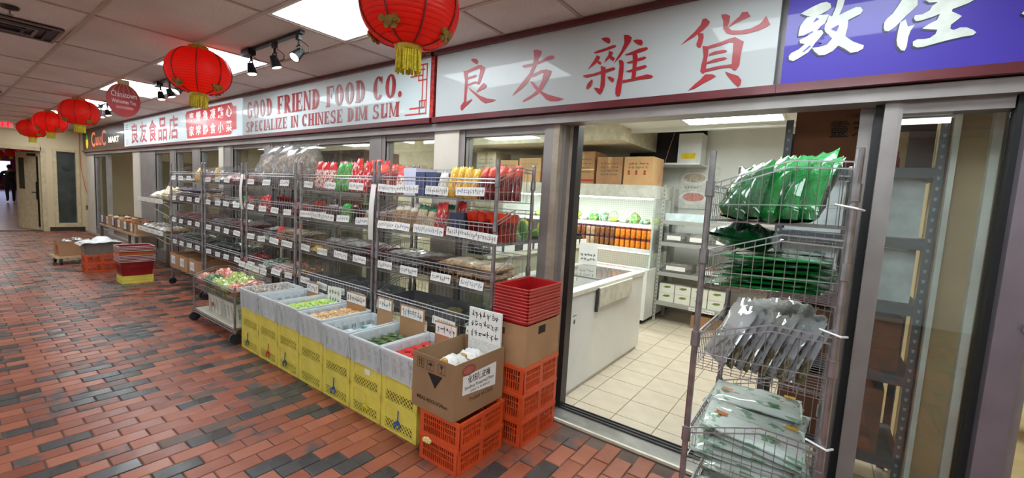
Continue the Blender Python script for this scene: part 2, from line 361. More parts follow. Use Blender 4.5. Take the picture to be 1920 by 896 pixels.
# sliding door pieces by the doorway: stacked leaf stiles left, dark leaf stile right
dl = sroot('door_2', (0, 0, 0))
for a, b, y0, y1, m_ in ((-1.52, -1.495, 2.60, 2.68, alu), (-1.495, -1.47, 2.66, 2.74, mat('tan jamb', C(168, 154, 136), .5)), (-1.47, -1.43, 2.66, 2.74, mat('black stile', C(40, 36, 38), .4))):
    MB().box(a, y0, 0.022, b, y1, ZT).build('door_stile', m_, dl)
dl = sroot('door_3', (0, 0, 0)); MB().box(.075, 2.67, .022, .125, 2.72, ZT).build('door_stile', alu, dl); MB().box(.125, 2.6, .022, .155, 2.70, ZT).build('gasket', rubber, dl)
# right hand end: jamb and sliding door of the next shop
alu_p = mat('mauve grey aluminium', C(128, 116, 124), .4, .4, .08, 5)
struct(MB().box(.575, 2.50, 0, .66, 2.68, ZT).build('trim_32', alu_p))
struct(MB().box(.555, 2.56, 0, .575, 2.68, ZT).build('trim_33', rubber))
d4 = sroot('door_4'); MB().box(.66, 2.56, .0, .70, 2.64, ZT).build('door_stile', alu, d4)
MB().box(.645, 2.475, 1.10, .74, 2.50, 1.125).bar((.70, 2.475, 1.11), (.70, 2.44, 1.11), .01, 8).build('door_latch', chrome_d, d4)
# neighbouring shop beyond the jamb, partition wall with rough plaster edge
plaster = mat('tan plasterboard', C(176, 150, 108), .8, 0, .12, 2.5)
struct(MB().box(.44, 2.84, 0, .60, 9.4, 2.6).build('wall_partition', plaster))
struct(MB().box(.425, 2.80, 0, .445, 2.845, 2.6).build('trim_34', mat('white plaster strip', C(214, 214, 204), .8, 0, .1, 6)))
struct(MB().box(.545, 2.79, 0, .575, 2.845, 2.6).build('trim_35', mat('white plaster strip', C(214, 214, 204), .8)))
struct(MB().box(.60, 2.9, -.01, 4.5, 9.4, .002).build('floor', mat('yellowish tile', C(222, 200, 150), .3, 0, .08, 3)))
# ---- shop interior shell
struct(MB().box(-16.0, 6.5, 0, .44, 6.6, 3.0).build('wall_back', white))
struct(MB().box(-5.4, 2.75, 0, -5.3, 6.5, 3.0).build('wall_inner', mat('beige inner wall', C(200, 188, 160), .6)))
struct(MB().box(-16.1, 2.7, 2.62, 4.5, 9.4, 2.72).build('ceiling', white))
struct(MB().box(-5.3, 5.1, 2.30, -2.15, 6.5, 2.62).build('trim_36', mat('ivory soffit', C(210, 202, 178), .6)))
struct(MB().box(-2.15, 2.78, 2.475, .44, 5.42, 2.62).build('ceiling', white))
struct(MB().box(-2.15, 5.42, 2.43, .44, 5.50, 2.62).build('trim_37', white))
struct(MB().box(-2.55, 6.44, 2.10, -1.47, 6.5, 2.62).build('trim_38', mat('painted dark recess', C(34, 30, 34), .7)))  # flat wall panel with the shade of a recess put into its colour
sd = emis('shop light', (.92, 1, .96, 1), SHOP_E)
for (x0, x1, y0, y1) in ((-1.42, -.42, 4.86, 5.26), (-4.6, -3.4, 3.9, 4.5), (-1.9, -.7, 3.4, 4.0), (-8.2, -7, 4, 4.6), (-11.4, -10.2, 4, 4.6)):  # leftmost panels are added to brighten the shop behind the windows
    ceiling_light(x0, x1, y0, y1, 2.453 if x0 > -2 else 2.60, sd, 'flat white ceiling light panel inside the shop', 'light panels inside the shop')
ceiling_light(1.5, 2.7, 4.4, 5.0, 2.6, sd, 'flat white ceiling light panel in the neighbouring shop', 'light panel next door')
# ================================================================== SIGNS over the shop front
SY = SF-.002                                    # printed face plane of the signs
ZS0, ZS1 = 2.125, 2.615
def signpanel(name, col, rough=.06, emit=0, var=.03):
    m, t, bs, L = nodes(name); f = ntex(t, 1.5, 2); c = mix(t, tuple(x*(1-var) for x in col[:3])+(1,), col, f); L(c, bs.inputs['Base Color'])
    bs.inputs['Roughness'].default_value = .35; bs.inputs['Coat Weight'].default_value = .32; bs.inputs['Coat Roughness'].default_value = rough*.4; bs.inputs['Coat IOR'].default_value = 1.5; bs.inputs['Specular IOR Level'].default_value = .2
    if emit: bs.inputs['Emission Strength'].default_value = emit; L(c, bs.inputs['Emission Color'])
    MATS[name] = m; return m
def sign_root(label, x0, x1, pm):
    t = thing('shop_sign', label, 'sign', (0, 0, 0))
    MB().box(x0, SF, ZS0, x1, SF+.05, ZS1).build('sign_panel', pm, t)
    f = MB(); f.box(x0-.014, SF-.03, ZS1, x1+.014, SF+.05, CEIL-.004); f.box(x0-.014, SF-.025, 2.085, x1+.014, SF+.05, ZS0); f.build('sign_frame', maroon, t)
    return t
def flat(polys, m, name, parent, off, Y=None):
    mb = MB()
    for k, p in enumerate(polys):
        n = len(p); ps = [Vector(q) for q in p]
        # make winding face -Y
        ar = sum(ps[i].x*ps[(i+1) % n].z-ps[(i+1) % n].x*ps[i].z for i in range(n))
        if ar < 0: ps.reverse()
        y = SF-off-.0002*k
        fr = [(q.x, y, q.z) for q in ps]; mb.add(fr, [tuple(range(n))])
    return mb.build(name, m, parent)
def crop(polys, ox, oy, sc): return [[aty(ox+a/sc, oy+b/sc, SF) for a, b in p] for p in polys]
red_ink = mat('red sign vinyl', C(156, 20, 30), .4, 0, .1, 6, .15)
red_lit = mat('backlit red vinyl', C(186, 24, 40), .4, emit=.22)
# --- grey-white sign with four red brush characters
s3 = sign_root('grey-white sign with four red brush characters above the doorway', -2.675, -.285, signpanel('grey white acrylic', C(178, 182, 182)))
LIANG = [[(137,190),(165,178),(205,183),(222,210),(215,240),(195,240),(160,215)], [(55,318),(105,318),(103,470),(92,560),(85,665),(150,630),(155,645),(110,690),(65,730),(40,765),(22,745),(25,705),(60,660),(68,520),(72,420)],
 [(85,318),(220,255),(250,250),(300,280),(285,330),(245,440),(228,472),(200,460),(215,440),(245,310),(235,290),(105,340)], [(105,390),(190,358),(205,368),(195,385),(105,412)], [(100,468),(185,432),(235,440),(225,470),(190,455),(100,485)],
 [(265,465),(285,450),(318,478),(300,510),(235,545),(200,560),(225,515)], [(105,495),(170,545),(240,595),(320,625),(418,640),(380,662),(300,680),(255,655),(200,600),(140,545)]]
YOU = [[(712,262),(740,250),(830,232),(930,195),(1000,155),(1050,143),(1077,160),(1065,180),(1000,200),(900,238),(800,270),(740,282),(718,275)], [(840,85),(880,78),(932,95),(925,130),(900,180),(870,260),(830,350),(780,440),(705,520),(600,600),(640,540),(720,440),(790,350),(830,260),(848,170)],
 [(800,370),(920,310),(985,300),(1042,318),(1030,360),(985,440),(940,520),(890,570),(800,630),(730,662),(718,655),(740,635),(820,585),(890,520),(930,440),(955,340),(930,340),(860,375),(800,390)], [(800,435),(830,435),(880,490),(940,550),(1000,580),(1090,605),(1185,632),(1120,652),(1030,658),(985,640),(920,570),(850,510)]]
ZA = [[(280,135),(320,122),(365,122),(388,150),(380,185),(360,190),(310,160)], [(202,290),(240,270),(330,240),(420,205),(455,212),(445,232),(370,260),(280,290),(215,302)], [(235,320),(275,340),(260,375),(220,420),(130,487),(170,425),(210,365)],
 [(245,375),(290,405),(275,430),(240,410)], [(370,270),(418,290),(400,330),(360,370),(315,408),(335,360),(365,320)], [(395,325),(440,355),(420,390),(380,360)],
 [(80,550),(110,540),(200,525),(330,480),(420,455),(443,465),(435,485),(340,515),(230,545),(130,572),(90,565)], [(280,440),(335,455),(330,560),(325,660),(300,730),(270,762),(240,740),(200,685),(235,685),(270,695),(280,600),(282,500)],
 [(180,590),(192,610),(170,670),(130,705),(115,690),(130,640)], [(350,560),(390,560),(430,585),(425,615),(410,627),(370,590)], [(540,95),(590,95),(630,125),(615,170),(560,250),(495,345),(425,418),(460,350),(510,270),(545,180)],
 [(480,375),(520,375),(540,405),(535,500),(520,620),(505,740),(490,780),(465,785),(442,755),(445,690),(475,560),(490,440)], [(640,155),(690,145),(740,150),(752,180),(740,210),(710,208),(665,180)],
 [(550,315),(600,295),(700,250),(790,230),(812,245),(790,265),(690,300),(600,320),(560,322)], [(635,300),(690,310),(695,345),(680,450),(670,575),(640,600),(620,590),(635,480),(640,380)],
 [(565,405),(610,390),(700,355),(770,335),(792,350),(760,370),(680,390),(590,415)], [(558,500),(610,485),(700,450),(780,430),(798,448),(770,465),(690,490),(600,512)], [(525,600),(620,585),(700,560),(800,535),(850,545),(870,562),(840,578),(720,590),(600,615),(528,632)]]
HUO = [[(285,130),(320,122),(357,155),(340,185),(290,235),(200,300),(80,375),(120,335),(210,250),(270,180)], [(240,255),(295,265),(297,300),(280,370),(262,402),(232,385),(228,360),(248,310)],
 [(460,90),(500,83),(545,100),(535,160),(520,205),(560,235),(650,235),(740,215),(820,175),(850,140),(880,100),(918,180),(880,205),(800,240),(690,268),(570,275),(510,262),(478,220),(480,150)], [(655,65),(705,60),(735,105),(690,125),(600,165),(515,215),(560,165),(630,105)],
 [(285,380),(345,385),(340,440),(325,540),(315,620),(290,642),(265,620),(272,570),(295,480)], [(340,380),(440,350),(540,310),(590,298),(672,340),(655,400),(640,480),(630,560),(600,605),(575,608),(550,580),(558,545),(568,440),(575,350),(540,345),(440,380),(345,408)],
 [(345,455),(400,430),(490,415),(518,425),(500,440),(420,455),(345,472)], [(330,530),(400,500),(490,485),(518,495),(490,510),(410,530),(325,548)], [(315,595),(420,570),(555,550),(560,580),(480,585),(315,622)],
 [(310,645),(380,645),(412,660),(380,685),(290,730),(215,775),(150,798),(210,740),(270,690)], [(495,618),(540,635),(620,660),(650,700),(640,745),(618,762),(580,730),(520,660)]]
for ch, a in ((LIANG, (860, 80, 5.975)), (YOU, (860, 80, 5.975)), (ZA, (1080, 50, 5.97)), (HUO, (1260, 10, 4.98))):
    flat(crop(ch, *a), red_ink, 'brush_character', s3, .002)
# --- purple sign with white brush characters
s4 = sign_root('purple sign with large white brush characters above the right jamb', -.255, 3.0, signpanel('purple acrylic', C(78, 64, 172), var=.12))
ZHI = [[(290,180),(340,145),(440,90),(550,40),(620,28),(670,50),(680,95),(640,135),(540,190),(450,225),(370,210)], [(370,225),(450,215),(545,195),(650,190),(600,300),(540,350),(470,420),(380,450),(255,470),(262,410),(280,340),(320,280)],
 [(470,400),(560,390),(580,430),(540,480),(470,560),(430,620),(380,680),(250,760),(190,790),(135,775),(130,730),(160,690),(260,640),(340,570),(275,560),(270,520),(350,480)],
 [(690,215),(740,100),(775,-40),(870,-50),(830,90),(780,200),(900,140),(1000,95),(1060,95),(1088,135),(1060,180),(900,260),(890,350),(860,470),(960,540),(1100,590),(1090,630),(1020,670),(930,685),(850,630),(770,590),(700,660),(600,710),(520,715),(460,665),(430,620),(520,610),(620,580),(690,500),(600,410),(580,350),(620,290),(650,200)]]
JIA = [[(350,0),(420,-90),(560,-90),(550,70),(500,120),(400,210),(330,280),(260,350),(180,405),(130,400),(115,360),(125,290),(160,240),(230,180),(300,80)], [(330,290),(400,250),(420,330),(430,345),(515,318),(460,400),(430,480),(410,600),(385,655),(340,650),(290,590),(280,520),(300,400)],
 [(640,0),(860,-20),(880,-120),(1020,-130),(1010,-30),(1300,-10),(1200,45),(1080,90),(1000,120),(990,150),(1060,180),(1120,210),(1060,260),(980,320),(970,370),(1010,390),(1100,355),(1180,355),(1260,385),(1305,420),(1260,455),(1150,470),(950,515),(780,560),(620,605),(540,612),(490,590),(490,540),(540,510),(640,505),(710,490),(780,440),(805,385),(700,380),(610,370),(700,310),(800,260),(840,180),(740,220),(600,265),(530,275),(500,240),(520,200),(610,190),(700,140),(740,80),(810,30),(700,35)],
 [(2050,60),(1930,130),(1885,180),(1940,205),(2060,150)]]
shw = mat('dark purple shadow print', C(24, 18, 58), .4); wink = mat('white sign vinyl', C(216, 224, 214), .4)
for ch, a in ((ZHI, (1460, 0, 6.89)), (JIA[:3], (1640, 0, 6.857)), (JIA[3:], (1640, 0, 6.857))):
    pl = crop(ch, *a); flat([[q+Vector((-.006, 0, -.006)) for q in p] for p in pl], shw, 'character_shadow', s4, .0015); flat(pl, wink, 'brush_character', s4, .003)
flat(crop([[(440,300),(490,232),(525,250)], [(540,345),(605,300),(590,390),(545,385)], [(670,382),(770,325),(780,340),(745,412)], [(500,550),(600,500),(640,440),(680,500),(620,575),(530,605),(560,560)], [(300,470),(440,405),(445,420),(330,475)], [(300,680),(400,590),(420,600),(330,670)]], 1460, 0, 6.89), mat('purple vinyl', C(92, 78, 176), .4), 'character_counter', s4, .005)
# --- white sign GOOD FRIEND FOOD CO.
s2 = sign_root('white sign lettered in red slab capitals with a fret corner', -6.30, -2.735, signpanel('white acrylic', C(190, 202, 204), emit=.10))
def serif(chs, x, z, h, sx):
    """slab-serif capitals as flat polygons; returns polygons and end x"""
    P = []
    S = .30
    def rect(a, b, c, d): P.append([(x+a*sx*h, 0, z+b*h), (x+c*sx*h, 0, z+b*h), (x+c*sx*h, 0, z+d*h), (x+a*sx*h, 0, z+d*h)])
    def quad(pts): P.append([(x+a*sx*h, 0, z+b*h) for a, b in pts])
    def stem(a, t=S, top=1, bot=1): rect(a, 0, a+t, 1); (rect(a-.07, .0, a+t+.07, .08) if bot else 0); (rect(a-.07, .92, a+t+.07, 1) if top else 0)
    def ring(cx, cz, ro, rz, a0, a1, t=S, tz=.10):
        n = 12
        for i in range(n):
            u, v = a0+(a1-a0)*i/n, a0+(a1-a0)*(i+1)/n
            quad([(cx+ro*math.cos(u), cz+rz*math.sin(u)), (cx+ro*math.cos(v), cz+rz*math.sin(v)), (cx+(ro-t)*math.cos(v), cz+(rz-tz)*math.sin(v)), (cx+(ro-t)*math.cos(u), cz+(rz-tz)*math.sin(u))])
    for ch in chs:
        wd = .95
        if ch == 'O': ring(.42, .5, .42, .52, 0, 2*pi)
        elif ch in 'CG':
            ring(.42, .5, .42, .52, .22*pi, 1.78*pi); rect(.68, .68, .76, .98)
            if ch == 'G': rect(.5, .42, .82, .5); rect(.56, .08, .78, .46)
        elif ch == 'D': stem(.06); ring(.36, .5, .46, .5, -pi/2, pi/2); rect(.1, .0, .4, .09); rect(.1, .91, .4, 1)
        elif ch == 'F': stem(.06); rect(.1, .91, .78, 1); rect(.70, .7, .78, 1); rect(.1, .47, .6, .56); rect(.54, .38, .6, .65); wd = .86
        elif ch == 'E': stem(.06); rect(.1, .91, .78, 1); rect(.70, .72, .78, 1); rect(.1, .47, .6, .56); rect(.54, .38, .6, .65); rect(.1, 0, .8, .09); rect(.72, 0, .8, .28); wd = .9
        elif ch in 'RPB':
            stem(.06); ring(.40, .73, .36, .27, -pi/2, pi/2, S, .09); rect(.1, .91, .42, 1); rect(.1, .46, .42, .55)
            if ch == 'R': quad([(.34, .48), (.58, .48), (.86, .08), (.92, 0), (.6, 0)])
        elif ch == 'I': stem(.07); wd = .46
        elif ch == 'N': stem(.06, .13); stem(.68, .13, 1, 0); quad([(.02, 1), (.26, 1), (.81, 0), (.62, 0)])
        elif ch == 'S':
            ring(.40, .74, .36, .28, .15*pi, 1.5*pi, .22, .11); ring(.40, .26, .38, .28, -.85*pi, .5*pi, .22, .11); rect(.62, .68, .70, 1); rect(.06, 0, .14, .3); wd = .88
        elif ch == 'A': quad([(.36, 1), (.52, 1), (.92, 0), (.66, 0)]); quad([(.34, 1), (.44, 1), (.16, 0), (.06, 0)]); rect(.2, .26, .66, .35); rect(-.02, 0, .26, .08); rect(.58, 0, .98, .08)
        elif ch == 'L': stem(.06); rect(.1, 0, .76, .09); rect(.68, 0, .76, .32); wd = .86
        elif ch == 'Z': rect(.06, .91, .78, 1); rect(.04, 0, .8, .09); quad([(.5, .95), (.78, .95), (.32, .05), (.04, .05)]); rect(.06, .7, .13, 1); rect(.73, 0, .8, .3); wd = .9
        elif ch == 'H': stem(.06); stem(.62); rect(.2, .46, .7, .55); wd = 1.02
        elif ch == 'M': stem(.04, .12); stem(.78); quad([(.0, 1), (.24, 1), (.58, .05), (.46, .05)]); quad([(.92, 1), (.78, 1), (.46, .05), (.56, .05)]); wd = 1.16
        elif ch == 'U': stem(.06, S, 1, 0); stem(.68, .12, 1, 0); ring(.42, .32, .36, .34, -pi, 0, .2, .13)
        elif ch == '.': ring(.14, .11, .14, .13, 0, 2*pi, .139, .129); wd = .3
        elif ch == ' ': wd = .52
        x += wd*sx*h*1.06
    return P, x
def serif_fit(chs, x0, x1, z, h):
    _, e = serif(chs, 0, 0, h, 1.0); return serif(chs, x0, z, h, (x1-x0)/e)[0]
a, b = aty(463, 230, SF), aty(745, 190, SF)
for chs, X0_, X1_, z_, h_ in (('GOOD FRIEND FOOD CO.', -6.18, -3.10, 2.335, .208), ('SPECIALIZE IN CHINESE DIM SUM', -6.20, -3.12, 2.165, .130)):
    _, e = serif(chs, 0, 0, h_, 1.0); sx_ = (X1_-X0_)/e; x_ = X0_
    for ch in chs:
        P_, x2 = serif(ch, x_, z_, h_, sx_); x_ = x2
        if ch != ' ': flat(P_, red_ink, 'letter', s2, .002)
fr = []
def ln(pts, w=.012):
    for (x, z), (u, v) in zip(pts, pts[1:]):
        x, u = min(x, u), max(x, u); z, v = min(z, v), max(z, v); fr.append([(x-w/2, 0, z-w/2), (u+w/2, 0, z-w/2), (u+w/2, 0, v+w/2), (x-w/2, 0, v+w/2)])
X0 = -2.79
ln([(X0-.12, 2.57), (X0, 2.57), (X0, 2.17), (X0-.26, 2.17)]); ln([(X0-.05, 2.57), (X0-.05, 2.485), (X0-.20, 2.485)]); ln([(X0-.10, 2.53), (X0-.10, 2.445), (X0, 2.445)]); ln([(X0-.10, 2.53), (X0-.03, 2.53)])
ln([(X0-.05, 2.485), (X0-.05, 2.22)]); ln([(X0, 2.275), (X0-.08, 2.275), (X0-.08, 2.17)]); ln([(X0-.20, 2.22), (X0-.02, 2.22), (X0-.02, 2.26)])
flat(fr, mat('orange red vinyl', C(190, 56, 44), .4), 'fret_corner', s2, .002)
MB().box(-2.735, SF-.012, ZS0, -2.692, SF+.04, ZS1).build('divider', mat('red foil strip', C(150, 40, 40), .25, 0, .4, 40, .5), s2)
# --- lit sign with five characters and red plaque
s1 = sign_root('glowing white sign with five red characters and red plaque', -12.03, -6.33, signpanel('lit white acrylic', C(206, 224, 228), emit=.5))
zx, xx = (0, 0, 1), (1, 0, 0)
for k, ch in enumerate('良友食品店'):
    lettering('sign_character', ch, red_lit, s1, (-11.48+k*.565, SF-.002, 2.17), xx, zx, .46, .40, .016)
o = [(-11.95, 2.17), (-11.95, 2.58), (-11.62, 2.58), (-11.62, 2.17)]; fr = []
for z in (2.56, 2.52, 2.48, 2.26, 2.22, 2.18): ln([(-11.9, z), (-11.72, z)], .014)
ln([(-11.86, 2.48), (-11.86, 2.26)], .012); flat(fr, mat('orange print', C(214, 120, 90), .5), 'fret_corner', s1, .002)
pl = [[(-8.36, 0, 2.20), (-8.35, 0, 2.16), (-6.68, 0, 2.16), (-6.62, 0, 2.22), (-6.50, 0, 2.22), (-6.50, 0, 2.53), (-6.6, 0, 2.53), (-6.66, 0, 2.585), (-8.35, 0, 2.585), (-8.42, 0, 2.53)]]
flat(pl, mat('red plaque vinyl', C(206, 40, 46), .4, 0, .05, 4, .2, emit=.25), 'plaque', s1, .002)
wl = mat('white plaque print', C(240, 240, 240), .5, emit=.4)
for r, row in enumerate(('專營急凍點心', '家常熟食小菜')):
    for k, ch in enumerate(row): lettering('plaque_character', ch, wl, s1, (-8.24+k*.28, SF-.004, 2.40-.205*r), xx, zx, .20, .155, .018)
# --- dark brown sign
s0 = sign_root('dark brown sign with corn emblem and orange letters', -16.05, -12.07, signpanel('brown sign panel', C(58, 42, 36)))
org = mat('orange neon letters', C(226, 120, 84), .4, emit=.35)
lettering('sign_letter', 'C', org, s0, (-15.05, SF-.003, 2.20), xx, zx, .42, .36, .02); lettering('sign_letter', 'uu', org, s0, (-14.58, SF-.003, 2.22), xx, zx, .56, .20, .02); lettering('sign_letter', 'C', org, s0, (-13.98, SF-.003, 2.20), xx, zx, .40, .36, .02)
lettering('sign_lettering', 'MART', mat('lit white letters', C(250, 240, 215), .4, emit=1.0), s0, (-13.35, SF-.003, 2.25), xx, zx, .92, .13, .03)
ell = lambda cx, cz, rx, rz, a0=0, a1=2*pi, n=20: [(cx+rx*math.cos(a0+(a1-a0)*i/n), 0, cz+rz*math.sin(a0+(a1-a0)*i/n)) for i in range(n+1 if a1-a0 < 6.2 else n)]
flat([ell(-15.55, 2.34, .13, .17)], mat('yellow emblem', C(250, 205, 30), .4, emit=.5), 'emblem_cob', s0, .002); flat([[(-15.70, 0, 2.40), (-15.40, 0, 2.40), (-15.46, 0, 2.47), (-15.55, 0, 2.56), (-15.64, 0, 2.47)]], mat('green emblem', C(30, 150, 60), .4, emit=.4), 'emblem_leaf', s0, .003)
# ================================================================== CEILING OBJECTS
# lanterns
m, t, bs, L = nodes('red lantern silk'); tc = t.nodes.new('ShaderNodeTexCoord'); wv = t.nodes.new('ShaderNodeTexWave'); wv.bands_direction = 'Z'; wv.inputs['Scale'].default_value = 16; L(tc.outputs['Object'], wv.inputs['Vector'])
c = mix(t, C(222, 34, 24), C(186, 18, 18), ramp(t, wv.outputs['Fac'], .0, .16)); 
c = mix(t, C(166, 22, 18), C(232, 52, 34), ramp(t, wv.outputs['Fac'], .02, .14)); L(c, bs.inputs['Base Color']); bs.inputs['Roughness'].default_value = .45
bump(t, bs, wv.outputs['Fac'], .25, .004)
tl = t.nodes.new('ShaderNodeBsdfTranslucent'); tl.inputs[0].default_value = C(255, 60, 36); mx = t.nodes.new('ShaderNodeMixShader'); mx.inputs[0].default_value = .52
L(bs.outputs[0], mx.inputs[1]); L(tl.outputs[0], mx.inputs[2]); L(mx.outputs[0], t.nodes['Material Output'].inputs[0]); silk = m; MATS['silk'] = m
gold = mat('gold trim', C(196, 160, 60), .3, .7, .25, 30); tasm = mat('yellow tassel', C(206, 190, 40), .7, 0, .25, 60); ribm = mat('dark red rib', C(120, 26, 20), .5, 0, .3, 50); emb = mat('bronze emblem', C(140, 110, 40), .45, .3, .3, 40)
def lantern(label, loc, R=.230, Hh=.18):
    """origin at the lantern's centre"""
    t = thing('paper_lantern', label, 'lantern', loc, group='red lanterns hung under the ceiling grid')
    pr = []
    for k in range(17):
        a = -pi/2+pi*(k+.0)/16; r = R*(abs(math.cos(a))**.72); pr.append((max(r, .07), Hh*math.sin(a)))
    MB().lathe(pr, 48, lobes=8, lob=.018, cap=False).build('lantern_body', silk, t, True)
    for k in range(8):
        a = 2*pi*(k+.5)/8; mb = MB(); pts = [((r*1.004+.003)*math.cos(a), (r*1.004+.003)*math.sin(a), z) for r, z in pr[1:-1]]
        mb.path(pts, .005, 4); mb.build('rib', ribm, t)
        if k % 2 == 0:
            e = MB(); r, z = pr[4]; c = Vector(((r+.008)*math.cos(a), (r+.008)*math.sin(a), z)); tn = Vector((-math.sin(a), math.cos(a), 0)); up = Vector((.5*math.cos(a), .5*math.sin(a), .85)); nn = Vector((math.cos(a), math.sin(a), -.4)).normalized()*.006
            for dx, dz, q in ((0, 0, .022), (-.03, .008, .016), (.03, .008, .016), (-.015, -.02, .013), (.018, -.022, .014), (.045, -.005, .01)):
                p = c+tn*dx+up*dz; e.bar(p-nn, p+nn, q, 8)
            e.build('emblem', emb, t)
    MB().lathe([(.075, Hh-.008), (.075, Hh+.02), (.05, Hh+.03)], 16).build('top_cap', gold, t); MB().lathe([(.045, -Hh-.028), (.062, -Hh-.02), (.068, -Hh+.008)], 16).build('bottom_cap', gold, t)
    ts = MB()
    for k in range(34):
        a = 2*pi*k/34; r = .056+rv(.006); ts.bar((r*math.cos(a), r*math.sin(a), -Hh-.02), ((r+rv(.008))*math.cos(a+rv(.05)), (r+rv(.008))*math.sin(a+rv(.05)), -Hh-.115+rv(.006)), .0052, 4)
    ts.build('tassel', tasm, t); MB().bar((0, 0, Hh+.03), (0, 0, max(Hh+.035, CEIL-.006-loc[2])), .002, 4).build('hanging_wire', rubber, t)
    return t
LN = [((-1.70, 1.40, 2.375), 'red lantern with yellow tassel hanging before the slab-lettered sign corner'), ((-4.38, 1.40, 2.415), 'red pleated lantern hanging beside the three-lamp track light'),
      ((-9.15, 1.40, 2.42), 'bright red lantern hanging just past the oval hanging sign'), ((-11.7, 1.40, 2.425), 'red lantern second from the oval hanging sign towards the exit sign'), ((-14.0, 1.40, 2.425), 'red lantern closest to the exit sign')]
for p, lb in LN: lantern(lb, p)
for k in range(3): lantern('small red lantern hanging in the corridor beyond the open door', (-27-4*k, 2.15-.1*k+.35, 2.33))
# hanging oval sign
ov = thing('hanging_oval_sign', 'oval red hanging sign shaped like a lantern with white words', 'sign', (-6.72, 1.40, 2.40), rz=math.radians(6))
ovm = mat('oval red print', C(196, 62, 66), .5, 0, .08, 4)
n = 28; e = [(0, .155*math.cos(2*pi*k/n), -.015+.19*math.sin(2*pi*k/n)) for k in range(n)]
mb = MB(); mb.add([(.006, y, z) for _, y, z in e]+[(-.006, y, z) for _, y, z in e], [tuple(range(n)), tuple(range(2*n-1, n-1, -1))]+[(k, n+k, n+(k+1) % n, (k+1) % n) for k in range(n)]); mb.build('sign_board', ovm, ov)
MB().box(-.007, -.055, .165, .007, .055, .215).build('sign_cap', mat('pale gold', C(214, 196, 150), .5), ov)
mb = MB()
for k in (-2, -1, 0, 1, 2): mb.path([(.008, .022*k, .165), (.008, .04*k, .12), (.008, .052*k, .07)], .0025, 4)
mb.build('sign_rib', mat('pale gold', C(214, 196, 150), .5), ov)
wp = mat('white sign print', C(238, 232, 230), .5)
lettering('lettering', 'Chinatown', wp, ov, (.008, -.115, .015), (0, 1, 0), (0, 0, 1), .235, .065, .012); lettering('lettering', 'Welcomes You', wp, ov, (.008, -.11, -.055), (0, 1, 0), (0, 0, 1), .22, .045, .012)
MB().box(.0065, -.07, -.115, .008, .085, -.085).build('small_print', mat('pale red print', C(222, 140, 140), .5), ov); MB().bar((0, 0, .215), (0, 0, .246), .002, 4).build('hanging_wire', rubber, ov)
# track lights
blk = mat('black lamp metal', C(24, 24, 26), .35, .4)
bulb = emis('spot bulb', (1, .86, .62, 1), 18)
def track(label, x0, x1, y0, heads):
    t = thing('track_light', label, 'track light', ((x0+x1)/2, y0, CEIL-.004)); hx = (x1-x0)/2
    MB().box(-hx, -.018, -.022, hx, .018, 0).build('track', blk, t); MB().box(-hx-.01, -.03, -.05, -hx+.14, .03, 0).build('power_feed', blk, t)
    for k, (hxk, tilt) in enumerate(heads):
        h = MB(); X = hxk-(x0+x1)/2; h.box(X-.022, -.014, -.06, X+.022, .014, -.02); h.bar((X, 0, -.06), (X, 0, -.10), .009, 6); h.bar((X-.03, 0, -.10), (X+.03, 0, -.10), .006, 5)
        for s in (-1, 1): h.bar((X+.03*s, 0, -.10), (X+.03*s, .0, -.155), .005, 5)
        b = h.build('lamp_arm', blk, t)
        d = Vector((.15, tilt, -1)).normalized(); c = Vector((X, 0, -.155)); g = MB(); g.bar(c-d*.035, c+d*.055, .026, 12, r2=.041); hh = g.build('lamp_head', blk, t)
        g = MB(); g.bar(c+d*.050, c+d*.0565, .034, 12); g.build('bulb', bulb, hh)
        cc = MB(); cc.path([(X+.0, .02, -.06), (X+.05, .05, -.10), (X+.05, .05, -.14), (X+.01, .02, -.16)], .003, 4); cc.build('cord', blk, hh)
    return t
track('black track light with three spot lamps before the slab-lettered sign', -4.22, -3.25, 1.69, [(-4.10, .1), (-3.68, .3), (-3.30, -.9)])
track('black track light with three spot lamps before the red plaque', -6.66, -5.80, 1.69, [(-6.50, .1), (-6.18, .3), (-5.84, -.9)])
track('black track light with two spot lamps beyond the oval hanging sign', -9.75, -9.1, 1.72, [(-9.6, .1), (-9.2, .2)])
# ceiling vents and sprinkler
vb = mat('dark vent metal', C(40, 42, 56), .5, .3)
for k, (x, y, lb) in enumerate(((-5.36, .42, 'dark slatted square ceiling vent beside the small sprinkler'), (-10.2, .42, 'dark slatted ceiling vent further along the tile grid'))):
    v = thing('ceiling_vent', lb, 'vent', (x, y, CEIL-.004)); MB().box(-.28, -.29, -.004, .28, .29, 0).build('vent_plate', vb, v)
    for q in range(4):
        s = 1-.22*q; f = MB(); w, l, z = .28*s, .29*s, -.006-.004*q
        f.box(-w, -l, z-.01, w, -l+.018, z); f.box(-w, l-.018, z-.01, w, l, z); f.box(-w, -l+.018, z-.01, -w+.03, l-.018, z); f.box(w-.03, -l+.018, z-.01, w, l-.018, z); f.build('vent_louvre', mat('vent louvre', C(128, 116, 108), .5, .2) if q % 2 == 0 else vb, v)
p = atz(18, 12, CEIL); sp = thing('sprinkler', 'small sprinkler head beside the ceiling vent', 'sprinkler', (p.x, p.y, CEIL-.004)); MB().lathe([(.05, 0), (.045, -.012), (.018, -.02)][::-1], 14).build('escutcheon', mat('dark bronze', C(60, 50, 48), .4, .5), sp); MB().bar((0, 0, -.02), (0, 0, -.05), .006, 6).lathe([(.018, -.056), (.018, -.05)], 10).build('deflector', chrome_d, sp)
